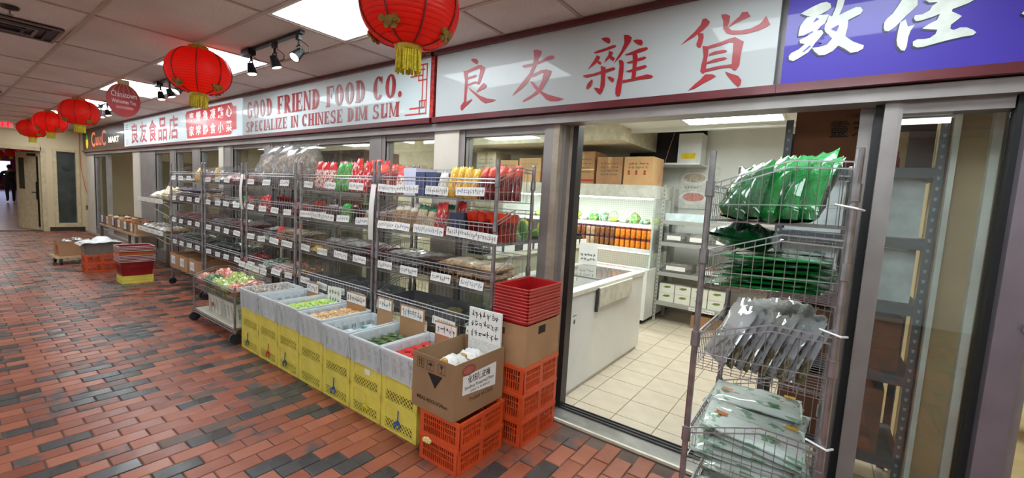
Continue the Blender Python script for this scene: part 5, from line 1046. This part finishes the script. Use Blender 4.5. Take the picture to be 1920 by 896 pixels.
t = thing('freezer_sign', 'white price card standing on the freezer rim', 'sign', (-2.08, 4.28, .826), rz=.35); MB().box(-.10, -.004, 0, .10, .004, .24).build('card', paper, t); s = MB()
for z in (.06, .11): scribble(s, -.08, .08, z-.02, z+.02, -.006, 5, random.Random(int(z*99)))
q = s.build('handwriting', ink, t); q['kind'] = 'stuff'
# produce stand along the inside, behind the freezer
t = thing('produce_stand', 'beige produce stand with black baskets behind the window', 'stand', (-2.72, 3.95, 0)); bg = mat('beige laminate', C(176, 172, 150), .5, 0, .05, 3); MB().box(-.32, -1.05, 0, .32, .95, .96).build('stand_body', bg, t); MB().box(-.34, -1.07, .96, .36, .97, .99).build('stand_top', mat('ivory edge', C(214, 208, 188), .4), t)
for i in range(4): 
    bb = MB(); y = -.85+.5*i; bb.box(-.28, y-.22, .99, .28, y+.22, 1.0); bb.box(.27, y-.22, 1.0, .28, y+.22, 1.09); bb.box(-.28, y-.22, 1.0, -.27, y+.22, 1.13); bb.box(-.27, y-.22, 1.0, .27, y-.21, 1.11); bb.box(-.27, y+.21, 1.0, .27, y+.22, 1.11); bb.build('black_basket', mat('black plastic', C(30, 32, 30), .5), t)
    for q in (-.1, .1): MB().box(.3605, y+q-.08, 1.005, .362, y+q+.08, 1.065).build('price_card', paper, t)
lf = mat('yellow green leaves', C(190, 176, 60), .5, 0, .25, 9); lf2 = mat('green leaves', C(90, 130, 60), .5, 0, .25, 9); rad = mat('brown yam', C(150, 84, 56), .6, 0, .2, 6)
for i in range(20):
    y = -.85+.5*(i//5)-.15+.075*(i % 5); item('L', 'vegetable', (lf, lf2, rad, lf2)[i % 4 if i < 16 else 0], (-2.72+(.11 if i % 2 else -.11), 3.95+y, 1.01), (.17, .105, .17+.08*(i % 3 == 0)+.08*(i > 14)), (0, 0, rv(.2)), '%s vegetable heaped on the produce stand' % ('yellow green', 'green', 'brown', 'green')[i % 4 if i < 16 else 0], 'vegetable', 'vegetables on the stand')
# open refrigerated case along the back
t = thing('open_refrigerated_case', 'long white open-front refrigerated case with shelves against the back wall', 'display case', (-3.30, 5.85, 0)); x0, x1 = -1.50, 1.52; yb = .62; yf = -.55
b = MB(); b.box(x0, yf, 0.06, x1, yb, .42); b.box(x0, yf, .42, x1, yf+.06, .70); b.box(x0, yf+.06, .42, x1, yf+.16, .56); b.build('base', whit, t); MB().box(x0, yf-.01, .665, x1, yf+.07, .715).build('front_lip', mat('bright white lip', C(232, 234, 234), .3), t)
MB().box(x0+.02, yf+.05, 0, x1-.02, yb, .06).build('plinth', rubber, t)
m, tt, bs, L = nodes('white perforated back'); tc = tt.nodes.new('ShaderNodeTexCoord'); br = tt.nodes.new('ShaderNodeTexBrick'); br.inputs['Scale'].default_value = 1; br.offset = 0; br.inputs['Brick Width'].default_value = .03; br.inputs['Row Height'].default_value = .03; br.inputs['Mortar Size'].default_value = .003; br.inputs['Color1'].default_value = C(232, 236, 232); br.inputs['Color2'].default_value = C(232, 236, 232); br.inputs['Mortar'].default_value = C(205, 210, 205)
mp = tt.nodes.new('ShaderNodeMapping'); mp.inputs['Rotation'].default_value = (pi/2, 0, 0); L(tc.outputs['Object'], mp.inputs[0]); L(mp.outputs[0], br.inputs['Vector']); L(br.outputs[0], bs.inputs['Base Color']); bs.inputs['Roughness'].default_value = .4
MB().box(x0, .38, .42, x1, yb, 1.60).build('back_panel', m, t); MB().box(x0, yf+.1, 1.60, x1, yb, 1.765).build('canopy', mat('ivory canopy', C(206, 206, 196), .4), t)
MB().box(x1, yf, .06, x1+.03, yb, .70).build('end_panel', whit, t); MB().box(x1+.005, yf+.15, .70, x1+.012, yb, 1.6).build('end_glass', clear('case glass', (.95, .97, .96, 1), .2, .03, .1), t); MB().box(x1, yf+.10, .70, x1+.02, yf+.13, 1.6).build('end_post', mat('pale post', C(196, 206, 196), .4), t)
for z, d in ((1.24, .0), (.92, -.08)): MB().box(x0, d-.2, z-.03, x1, .38, z).build('shelf', lgrey, t); MB().box(x0, d-.215, z-.035, x1, d-.2, z+.015).build('shelf_edge', whit, t)
MB().box(x0+.05, yf+.2, 1.585, x1-.05, yf+.28, 1.60).build('light_strip', emis('case light', (.95, 1, .93, 1), 45), t)
MB().box(x0+.05, -.24, .87, x1-.05, -.21, .885).build('light_strip', emis('case light lower', (.9, 1, .8, 1), 24), t)
# jars: two tiers
jl = mat('purple jar lid', C(90, 50, 70), .35); jl2 = mat('red brown jar lid', C(130, 40, 30), .35); jg = [mat('jar of brown sauce', C(150, 86, 40), .15, 0, .3, 30, .5, col2=C(90, 66, 46)), mat('jar of yellow sauce', C(226, 150, 30), .15, 0, .2, 30, .5, col2=C(200, 90, 30)), mat('jar of pale sauce', C(176, 150, 120), .15, 0, .3, 30, .5)]
for row in range(2):
    for i in range(17):
        x = -3.10+.074*i; kind = 1 if x > -2.37 else (2 if i in (4, 5) else 0)
        jt = thing('sauce_jar', '%s sauce jar in the %s tier on the lower shelf of the refrigerated case' % (('brown', 'yellow', 'pale')[kind], ('bottom', 'upper')[row]), 'jar', (x+.05*1, 5.62, .921+row*.142), 0, 'sauce jars in the case')
        MB().lathe([(.030, 0), (.033, .01), (.033, .10), (.028, .115)], 12).build('jar_glass', jg[kind], jt, True); MB().lathe([(.031, .115), (.031, .138), (.029, .14)], 12).build('jar_lid', jl2 if kind == 1 else jl, jt)
for i in range(14): item('F', 'food_pack', (M_['gw'], GY, M_['white'], GG)[i % 4], (-3.9+.155*i, 5.92, 1.246), (.13, .2, .08+.03*(i % 3)), (0, 0, rv(.12)), '%s food pack on the upper shelf of the refrigerated case' % ('green and white', 'lime yellow', 'white', 'green')[i % 4], 'packet', 'packs on the upper case shelf')
for i in range(5): hoop = MB(); x = -2.8+.31*i-.0; pts = [(x-.013, 5.90+.2*math.cos(a), 1.245+.16*math.sin(a)) for a in [pi*q/8 for q in range(9)]]; hoop.path(pts, .003, 4); [hoop.bar((x-.013, 5.90+.2*math.cos(a), 1.245), (x-.013, 5.90+.2*math.cos(a), 1.245+.16*math.sin(a)), .002, 3) for a in [pi*q/6 for q in range(1, 6)]]; tag(hoop.build('wire_divider', chrome), 'arched wire divider on the upper shelf of the refrigerated case', 'divider', 'wire dividers in the case')
for i in range(3):
    tr = thing('orange_tray', 'orange plastic tray in the bottom of the refrigerated case, %s' % ('beside the freezer card', 'in the middle', 'towards the end glass')[i], 'tray', (-3.5+.55*i, 5.72, .561)); b = MB(); b.box(-.24, -.2, 0, .24, .2, .01)
    for Ln, P in sides(.5, .42): pbox(b, P, 0, 0, Ln, .08, 0, .01)
    b.build('tray_body', mat('orange tray plastic', C(226, 110, 40), .4), tr)
for i in range(5): item('F', 'food_pack', (M_['white'], CR, GY)[i % 3], (-2.1+.08*(i-2)*1.4, 5.75+rv(.05), .56), (.13, .2, .09), (0, 0, rv(.4)), '%s food pack at the bottom of the refrigerated case' % ('white', 'orange', 'lime')[i % 3], 'packet', 'packs in the case bottom')
# cartons along the top of the case
cd2 = mat('tan carton', C(196, 156, 110), .85, 0, .06, 4); prn = mat('grey carton print', C(112, 104, 92), .8)
CT = [(-4.57, .40, .46, 'whitish carton', mat('pale carton', C(206, 196, 176), .85)), (-4.13, .40, .33, 'buff carton', cd2), (-3.70, .40, .36, 'tan carton', cd2), (-3.27, .40, .42, 'brown carton with yellow strap', card), (-2.83, .38, .44, 'brown carton with yellow strap and red band', card), (-2.42, .36, .36, 'plain brown carton', card), (-2.02, .38, .36, 'brown carton with red handling marks', cd2)]
for i, (x, w_, h, dsc, m_) in enumerate(CT):
    lb = '%s on top of the refrigerated case' % dsc; c = carton('stock_carton', lb if i not in (1, 2) else lb, 'carton', (x, 5.62, 1.766), w_, .40, h, m_, rv(.02), 'cartons on the refrigerated case', True)
    D = -.2012
    if i in (3, 4): MB().box(-w_/2-.002, -.203, h*.42, w_/2+.002, -.2002, h*.42+.015).build('strap', mat('yellow strap', C(226, 196, 90), .4), c)
    if i == 4: MB().box(-w_/2, D, .03, w_/2, -.2, .06).build('red_band', redp, c)
    for r_ in range(4 if i not in (1, 2, 6) else 2): s = MB(); zz = h*(.75-.13*r_); scribble(s, -w_*.36, w_*.36, zz-.016, zz+.016, -.2025, 6, random.Random(i*10+r_)); q = s.build('print', prn if i < 5 or r_ else redp, c); q['kind'] = 'stuff'
    if i == 6:
        for q, x_ in enumerate((-.12, -.02, .09)): mb = MB(); mb.add([(x_-.018, D, .13), (x_+.018, D, .13), (x_+.018, D, .145), (x_+.006, D, .15), (x_+.006, D, .16), (x_+.022, D, .165), (x_, D, .19), (x_-.022, D, .165), (x_-.006, D, .16), (x_-.006, D, .15), (x_-.018, D, .145)], [tuple(range(11))]); mb.build('handling_symbol', redp, c)
# slotted steel shelving at the back right
sg = mat('light grey steel', C(166, 166, 160), .45, .2, .06, 5); hole = mat('slot hole', C(70, 70, 66), .8)
def slotted_shelf(label, loc, W, D, H, zs, m_, rz=0, holes=True):
    t = thing('steel_shelf_unit', label, 'shelf unit', loc, rz)
    for x in (0, W):
        for y in (0, D):
            s = 1 if x == 0 else -1; u = 1 if y == 0 else -1; p = MB(); p.box(min(x, x+s*.035), min(y, y+u*.002), 0, max(x, x+s*.035), max(y, y+u*.002), H); p.box(min(x, x+s*.002), min(y, y+u*.035), 0, max(x, x+s*.002), max(y, y+u*.035), H); up = p.build('upright', m_, t)
            if y == 0 and holes:
                h = MB(); z = .06
                while z < H-.03: c0 = x+s*.0175; h.add([(c0-.007, -.0006, z+.008), (c0-.004, -.0006, z-.008), (c0+.004, -.0006, z-.008), (c0+.007, -.0006, z+.008)], [(0, 1, 2, 3)]); z += .05
                hh = h.build('slot_holes', holes if holes is not True else hole, up); hh['kind'] = 'stuff'
    for z in zs: MB().box(.003, .003, z-.05, W-.003, D-.003, z-.045).box(.003, .0025, z-.05, W-.003, .006, z).box(.003, .006, z-.006, W-.003, D-.003, z).build('shelf', m_, t)
    return t
slotted_shelf('pale grey slotted steel shelf unit against the back wall', (-1.744, 5.63, 0), 1.35, .42, 1.78, (1.335, 1.055, .665, .275), sg)
ctub = clear('clear tub', (.97, .97, .97, 1), .12, .08, .05)
for i, (x, z, w_, dsc, mm) in enumerate(((-1.56, 1.056, .26, 'grey seeds', M_['clear']), (-1.27, 1.056, .28, 'pale seeds', M_['white']), (-.97, 1.056, .26, 'beige flakes', M_['tan']), (-1.50, .666, .36, 'dark mushrooms', M_['dark']), (-1.10, .666, .32, 'orange shrimps', CR), (-.76, .666, .28, 'brown dates', M_['brownp']))):
    tt = thing('clear_tub', 'clear plastic tub of %s on the pale grey shelf unit' % dsc, 'tub', (x, 5.80, z)); b = MB(); b.box(-w_/2, -.14, 0, w_/2, .14, .004)
    for Ln, P in sides(w_, .28): pbox(b, P, 0, .004, Ln, .12, 0, .003); pbox(b, P, -.004, .112, Ln+.004, .12, -.006, 0)
    b.build('tub_shell', ctub, tt); item('F', 'contents', mm, (0, 0, .006), (w_*.9, .24, .11), parent=tt); MB().box(-w_*.36, -.1435, .03, w_*.30, -.1415, .085).build('label_card', paper, tt)
sbx = mat('white box with green print', C(222, 222, 210), .5, 0, .04, 6); 
for r_ in range(2):
    for i in range(4): c = carton('small_white_box', 'small white box with green leaf print on the pale grey shelf unit', 'box', (-1.60+.20*i, 5.78, .276+r_*.118), .19, .22, .115, sbx, 0, 'white boxes on the shelf unit', False); mb = MB(); mb.add([(-.05, -.1112, .07), (0, -.1112, .06), (.05, -.1112, .075), (.04, -.1112, .095), (-.02, -.1112, .09)], [(0, 1, 2, 3, 4)]); mb.build('leaf_print', mat('leaf green print', C(110, 126, 60), .6), c)
for i in range(10): item('L', 'dark_pebble_pack', mat('grey black pieces', C(130, 130, 130), .3, 0, .3, 4, .4, col2=C(40, 38, 40)), (-.84+.055*i, 5.76, .282), (.046, .07, .06), (0, 0, rv(.3)), 'grey black wrapped piece on the pale grey shelf unit', 'packet', 'wrapped pieces on the shelf unit')
price_tag((-1.15, 5.628, .245), .30, .045, (0, 0, 0), 'long white tag on the lowest board of the pale grey shelf unit', 'shelf unit tags', 5)
carton('floor_carton', 'low brown carton on the floor under the pale grey shelf unit', 'carton', (-1.02, 5.84, 0), .50, .36, .17, card, 0, None, False)
t = thing('white_tray_box', 'pale blue white tray on the top board of the shelf unit', 'tray', (-1.42, 5.80, 1.336)); b = MB(); b.box(-.28, -.15, 0, .28, .15, .004)
for Ln, P in sides(.56, .30): pbox(b, P, 0, .004, Ln, .09, 0, .004)
b.build('tray_shell', mat('pale blue plastic', C(206, 222, 226), .4), t)
# dish poster on the back wall, small white cabinet in the painted dark recess
t = thing('dish_poster', 'poster showing two plates of sliced food on the back wall', 'poster', (-1.53, 6.485, 1.8)); MB().box(-.27, -.006, -.30, .27, 0, .30).build('poster_sheet', mat('poster ivory', C(224, 226, 218), .5), t)
for z, m_ in ((.125, mat('mushroom slices print', C(186, 160, 130), .5, 0, .3, 60, col2=C(230, 222, 206))), (-.145, mat('pink slices print', C(206, 130, 120), .5, 0, .2, 40, col2=C(232, 180, 170)))):
    n = 24; mb = MB(); mb.add([(-.05+.19*math.cos(2*pi*a/n), -.007, z+.095*math.sin(2*pi*a/n)) for a in range(n)], [tuple(range(n))]); mb.build('plate_print', mat('plate white print', C(240, 242, 240), .4), t); mb = MB(); mb.add([(-.05+.145*math.cos(2*pi*a/n), -.0078, z+.012+.062*math.sin(2*pi*a/n)) for a in range(n)], [tuple(range(n))]); mb.build('food_print', m_, t)
s = MB(); scribble(s, -.18, .02, -.015, .02, -.0075, 5, random.Random(3)); q = s.build('caption', prn, t); q['kind'] = 'stuff'
t = thing('white_wall_cabinet', 'small white cabinet with yellow sticker high in the back corner', 'cabinet', (-1.60, 6.28, 2.11)); MB().box(-.15, -.14, 0, .15, .14, .40).build('cabinet_body', whit, t); MB().box(-.10, -.142, .06, .08, -.14, .14).build('yellow_sticker', mat('yellow sticker', C(236, 206, 40), .5), t); MB().box(-.11, -.142, .01, .09, -.14, .06).build('white_sticker', paper, t)
struct(MB().box(-2.2, 6.0, 2.08, -1.42, 6.48, 2.105).build('trim_39', whit))
tag(MB().path([(-1.795, 5.58, 1.80), (-1.79, 5.85, 2.25), (-1.75, 6.0, 2.6)], .004, 5).build('brown_cord', mat('pink brown cord', C(150, 90, 80), .6)), 'thin brown cord running up to the shop ceiling', 'cord')
carton('wall_cartons', 'brown cartons stacked behind the window with paper notice', 'carton', (-4.75, 3.2, 1.30), .9, .5, .66, card_d, 0, None, True)
t = thing('side_cabinet', 'beige cabinet behind the window carrying brown cartons', 'cabinet', (-4.75, 3.2, 0)); MB().box(-.5, -.27, 0, .5, .27, 1.27).build('cabinet_body', bg, t); MB().box(-.52, -.29, 1.27, .52, .29, 1.298).build('cabinet_top', mat('ivory edge', C(214, 208, 188), .4), t)
# ================================================================== RIGHT-HAND STAND by the doorway
SX, SYn, SW, SD = -.382, 1.815, .66, .445
wire_rack('chrome wire stand of green and silver packs beside the doorway frame', SW, SD, [1.60, 1.335, 1.0, .60, .28], 1.725, (SX, SYn+SW, 0), -pi/2, None, True, 'chrome wire stand', .034)
BGM = bagmat('glossy green snack bag', C(6, 92, 34), C(14, 120, 46), C(3, 62, 24), rough=.12, lo=.45, hi=.62, scale=4, top=.8, coat=1.0); BGL = bagmat('bright green snack bag', C(20, 132, 54), C(40, 156, 76), C(8, 96, 38), rough=.12, lo=.45, hi=.62, scale=4, top=.8, coat=1.0)
# top basket: bags leaning; world coordinates
for r_ in range(3):
    for i in range(5):
        x = SX+.065+.052*i+rv(.008); y = SYn+.10+.20*r_+rv(.02)
        item('P', 'snack_bag', (BGM, BGL)[(i > 1) ^ (r_ == 2)], (x, y, 1.475), (.20, .10, .21+rv(.02)+.03*(i+r_)/2), (math.radians(18+rv(6)), math.radians(rv(7)), math.radians(122+rv(14))), 'crinkled %s green snack bag standing in the top basket of the stand' % ('deep', 'bright')[(i > 1) ^ (r_ == 2)], 'snack bag', 'green bags in the top basket')
item('F', 'dark_green_bag', bagmat('dark green bag', C(6, 70, 30), C(8, 84, 36), C(4, 50, 22), rough=.2, lo=.45, hi=.6, scale=4, top=.97), (SX+.10, SYn+.30, 1.345), (.24, .5, .11), (0, math.radians(8), 0), 'dark green bag lying under the top basket of the stand', 'bag')
silv = bagmat('silver backed green bag', C(20, 130, 50), C(90, 170, 110), C(150, 170, 160), rough=.15, lo=.55, hi=.62, scale=5, top=.97, coat=1.0)
GF1 = bagmat('green flat bag', C(14, 120, 48), C(40, 160, 80), C(70, 190, 100), rough=.15, lo=.5, hi=.62, scale=3, top=.97, coat=1.0); GF2 = bagmat('light green flat bag', C(40, 160, 70), C(60, 180, 90), C(130, 210, 150), rough=.15, lo=.52, hi=.6, scale=3, top=.97, coat=1.0)
for i in range(12):
    z = 1.204+.0225*(i//2); item('F', 'green_flat_bag', (GF1, GF2, silv)[i % 3], (SX+SD/2+rv(.025), SYn+.165+.325*(i % 2), z), (.37+rv(.03), .28, .022), (math.radians(rv(1.2)), math.radians(-3+rv(1.5)), rv(.06)), 'flat %s snack bag stacked in the second basket of the stand' % ('deep green', 'bright green', 'silver and green')[i % 3], 'snack bag', 'green bags in the second basket')
pl = bagmat('clear and silver pouch of herbs', C(150, 152, 156), C(178, 180, 184), C(92, 84, 70), rough=.2, lo=.5, hi=.62, scale=6, top=.6, coat=1.0); pl2 = bagmat('pouch of olive herbs', C(96, 84, 56), C(166, 168, 172), C(140, 136, 120), rough=.2, lo=.5, hi=.6, scale=7, top=.42, coat=1.0)
for r_ in range(2):
    for i in range(10):
        x = SX+.045+.029*i; item('P', 'herb_pouch', pl2 if (i+r_) % 2 else pl, (x, SYn+.16+.32*r_, .868), (.20, .024, .23+rv(.025)), (math.radians(24+rv(2)), rv(.05), math.radians(126+rv(4))), 'thin %s pouch filed in the third basket of the stand' % ('silvery', 'olive herb')[(i+r_) % 2], 'pouch', 'pouches in the third basket')
wg = bagmat('white pack with green print', C(196, 206, 200), C(206, 214, 210), C(120, 160, 130), rough=.2, lo=.60, hi=.63, scale=4, top=.97, coat=.7)
for lvl, (z0, n) in enumerate(((.468, 10), (.148, 8))):
    for i in range(n):
        o = item('F', 'white_flat_pack', wg, (SX+SD/2-.02+rv(.03), SYn+.17+.32*(i % 2), z0+.031*(i//2)), (.37, .29, .045), (math.radians(rv(4)), math.radians(3+rv(5)), rv(.2)), ('white pack with green print and pictures lying on top in the %s basket' if i >= n-2 else 'plain-topped white pack stacked under others in the %s basket of the stand') % ('fourth', 'lowest')[lvl], 'packet', 'white packs in the stand')
        if i >= n-2:
            for q, (dx, dy, m_) in enumerate(((.36, .30, mat('amber crest', C(216, 166, 40), .4)), (-.32, -.1, mat('orange picture', C(206, 110, 50), .4, 0, .4, 30)), (.2, -.25, mat('green leaf picture', C(70, 140, 80), .4, 0, .4, 30)))): mb = MB(); mb.grid(lambda u, v: (dx-.06+.12*u, dy-.05+.1*v, 1.02), 2, 2); mb.build('picture', m_, o)
# zip ties
for z in (1.53, 1.10, .70): tag(MB().path([(SX+SD-.05, SYn-.004, z+.012), (SX+SD+.012, SYn-.02, z), (SX+SD+.03, SYn+.015, z-.004)], .004, 5).build('cable_tie', mat('white nylon', C(224, 224, 224), .4)), 'white cable tie round the back pole of the wire stand', 'cable tie', 'cable ties')
# ================================================================== RIGHT WINDOW: dark steel shelving
dg = mat('dark grey steel', C(92, 98, 102), .45, .3, .06, 5)
slotted_shelf('dark grey slotted steel shelf unit behind the right-hand pane', (-.24, 2.86, 0), .66, .50, 2.02, (1.76, 1.41, 1.08, .72, .28), dg, 0, mat('pale slot light', C(150, 156, 156), .6))
for z0, z1, lb in ((1.085, 1.355, 'lower'), (1.415, 1.705, 'upper')): tag(MB().box(-.20, 2.92, z0, .37, 2.94, z1).build('backing_board', mat('white backing board', C(206, 214, 214), .4), None), '%s white board standing on the dark grey shelf unit' % lb, 'board', 'white boards')
carton('shelf_carton', 'crushed brown carton on the fourth board of the dark shelf unit', 'carton', (.13, 3.10, .721), .44, .40, .28, card_d, .05); carton('shelf_carton', 'wide brown carton on the lowest board of the dark shelf unit', 'carton', (.10, 3.10, .281), .46, .42, .34, card_d, -.04)
bc = carton('herb_carton', 'dark brown carton printed with two black characters on the shelf top', 'carton', (-.02, 3.12, 1.761), .36, .40, .42, mat('red brown carton', C(124, 80, 56), .85, 0, .08, 4), 0, None, False)
lettering('lettering', '靈', blkp, bc, (-.02, -.2015, .165), (1, 0, 0), (0, 0, 1), .08, .085, .005); lettering('lettering', '芝', blkp, bc, (.075, -.2015, .165), (1, 0, 0), (0, 0, 1), .085, .085, .016); lettering('lettering', '日曬', mat('brown print', C(84, 54, 36), .8), bc, (.045, -.2012, .265), (1, 0, 0), (0, 0, 1), .05, .02, .004)
t = thing('wooden_rack_frame', 'dark reddish wooden frame on the top board of the dark shelf unit', 'frame', (.295, 3.05, 1.761)); wd = mat('dark red wood', C(62, 24, 22), .4, 0, .2, 6); MB().box(-.12, -.02, 0, -.075, .02, .26).build('frame_post', wd, t); MB().box(.0, -.02, 0, .10, .02, .26).build('frame_post', wd, t); MB().box(-.12, -.02, .20, .10, .02, .26).build('frame_rail', wd, t); MB().box(-.075, -.012, 0.0, 0, .01, .2).build('frame_panel', mat('pale wood panel', C(206, 176, 130), .6), t)
t = thing('red_lidded_jar', 'small red jar before the wooden frame on the shelf', 'jar', (.24, 2.96, 1.761)); MB().lathe([(.022, 0), (.026, .01), (.026, .05), (.018, .07)], 12).build('jar_body', mat('dark red jar', C(150, 20, 26), .3), t, True); MB().lathe([(.02, .07), (.02, .088), (.012, .095)], 12).build('jar_lid', mat('bright red lid', C(220, 30, 30), .3), t)
tl_ = thing('added_light_tube', 'short light tube added to brighten the dark steel shelf unit', 'light', (.30, 2.76, 1.965)); MB().bar((-.10, 0, 0), (.10, 0, 0), .014, 10).build('tube', emis('added tube light', (1, .98, .92, 1), 2.5), tl_); MB().box(-.11, -.012, .012, .11, .012, .03).build('tube_holder', whit, tl_)  # tube added to brighten the shelving behind the right-hand pane
# plant in the next shop
t = thing('leafy_plant', 'green leafy plant in the neighbouring shop beyond the jamb', 'plant', (1.42, 4.6, 0)); MB().lathe([(.10, 0), (.14, .25), (.13, .25), (.12, .22)], 14).build('pot', mat('dark pot', C(60, 50, 44), .5), t)
st = MB(); 
for i in range(7): st.path([(0, 0, .22), (.05*math.cos(i), .05*math.sin(i), .6), (.16*math.cos(i*1.3), .16*math.sin(i*1.3), 1.0+.06*i)], .006, 5)
st.build('stem', mat('brown stem', C(84, 72, 48), .7), t)
lm = MB(); lm.add([(0, 0, 0), (.05, .02, .01), (.12, 0, -.02), (.05, -.02, .01)], [(0, 1, 2), (0, 2, 3)]); lo = lm.build('leaf', mat('leaf green', C(70, 100, 40), .5, 0, .3, 20), t); 
for i in range(70):
    q = link('leaf', lo.data, t); a = random.random()*2*pi; z = random.uniform(.5, 1.35); r = .05+.16*random.random(); q.location = (r*math.cos(a), r*math.sin(a), z); q.rotation_euler = (rv(.6), rv(.8), a+rv(.6))
lo.location = (.1, 0, .8)
# ================================================================== PERSON walking away in the far corridor
def person(label, loc, rz):
    me = bpy.data.meshes.new('body')
    V = []; E_ = []; Rr = []
    def ch(pts, start=None):
        p = start
        for co, r in pts:
            V.append(co); Rr.append(r); i = len(V)-1
            if p is not None: E_.append((p, i))
            p = i
        return p
    ch([((0, 0, .95), (.16, .13))]); ch([((0, .0, 1.10), (.155, .12)), ((0, -.01, 1.28), (.18, .13)), ((0, 0, 1.42), (.15, .11)), ((0, .0, 1.50), (.06, .06)), ((0, .015, 1.60), (.075, .09)), ((0, .015, 1.70), (.07, .085))], 0)
    for s, f in ((1, .16), (-1, -.14)):
        a = ch([((s*.10, 0, .88), (.10, .11)), ((s*.11, f*.55+.03, .50), (.068, .07)), ((s*.11, f*1.0-.06*(f < 0), .10+.05*(f < 0)), (.045, .05)), ((s*.115, f*1.0+.13, .035+.03*(f < 0)), (.045, .032))], 0)
        a = ch([((s*.22, 0, 1.40), (.075, .08)), ((s*.29, -f*.4-.02, 1.14), (.055, .055)), ((s*.30, -f*.8+.08, .92), (.042, .042)), ((s*.30, -f*.9+.12, .84), (.035, .02))], 3)
        for q in range(4): ch([((s*.30+(.024*(q-1.5)), -f*.9+.14, .79), (.009, .009)), ((s*.30+.022*(q-1.5), -f*.9+.15, .76-.006*(q in (0, 3))), (.008, .008))], a)
        ch([((s*.30-s*.03, -f*.9+.15, .82), (.010, .010)), ((s*.30-s*.035, -f*.9+.165, .79), (.008, .008))], a)
    me.from_pydata(V, E_, []); o = bpy.data.objects.new('body', me); COL.objects.link(o)
    sk = o.modifiers.new('s', 'SKIN'); 
    for i, r in enumerate(Rr): me.skin_vertices[0].data[i].radius = r
    me.skin_vertices[0].data[0].use_root = True; sb = o.modifiers.new('b', 'SUBSURF'); sb.levels = 2
    dm = bpy.data.meshes.new_from_object(o.evaluated_get(bpy.context.evaluated_depsgraph_get())); bpy.data.objects.remove(o)
    cl = mat('dark jacket', C(22, 24, 34), .8); jn = mat('dark trousers', C(26, 28, 40), .8); skn = mat('skin', C(150, 104, 84), .6); dm.materials.clear()
    for m_ in (cl, jn, skn, mat('dark shoe', C(16, 16, 18), .5)): dm.materials.append(m_)
    for p in dm.polygons: z = p.center.z; ax = abs(p.center.x); p.material_index = 2 if (z > 1.47 and ax < .12) or (z < .865 and ax > .23) else (3 if z < .09 else (1 if z < .92 and ax < .24 else 0)); p.use_smooth = True
    t = thing('person', label, 'person', loc, rz); b = link('body', dm, t)
    h = lump_unit(3, 14, 10, .06).build('hair', mat('black hair', C(16, 14, 14), .7), t, True, (0, -.005, 1.575)); h.scale = (.19, .22, .22)
    f = MB(); f.lathe([(.012, 0), (.006, .02)], 6, (0, 0, 0)); f.build('nose', skn, t, True, (0, .10, 1.62), (-pi/2, 0, 0))
    for s in (-1, 1): MB().lathe([(.008, 0), (.02, .004), (.016, .012)], 8).build('ear', skn, t, True, (s*.078, .01, 1.62), (0, s*pi/2, 0)); MB().lathe([(.009, 0), (.005, .005)], 8).build('eye', ink, t, True, (s*.03, .095, 1.65), (-pi/2, 0, 0))
    MB().box(-.025, .094, 1.572, .025, .10, 1.58).build('mouth', mat('lip', C(130, 70, 64), .6), t)
    bp = lump_unit(5, 12, 8, .08).build('backpack', mat('black backpack', C(20, 22, 26), .8), t, True, (0, -.17, 1.06)); bp.scale = (.30, .18, .40); return t
person('person in dark clothes with backpack walking away down the far corridor', (-31.5, 2.36, 0), math.radians(90))
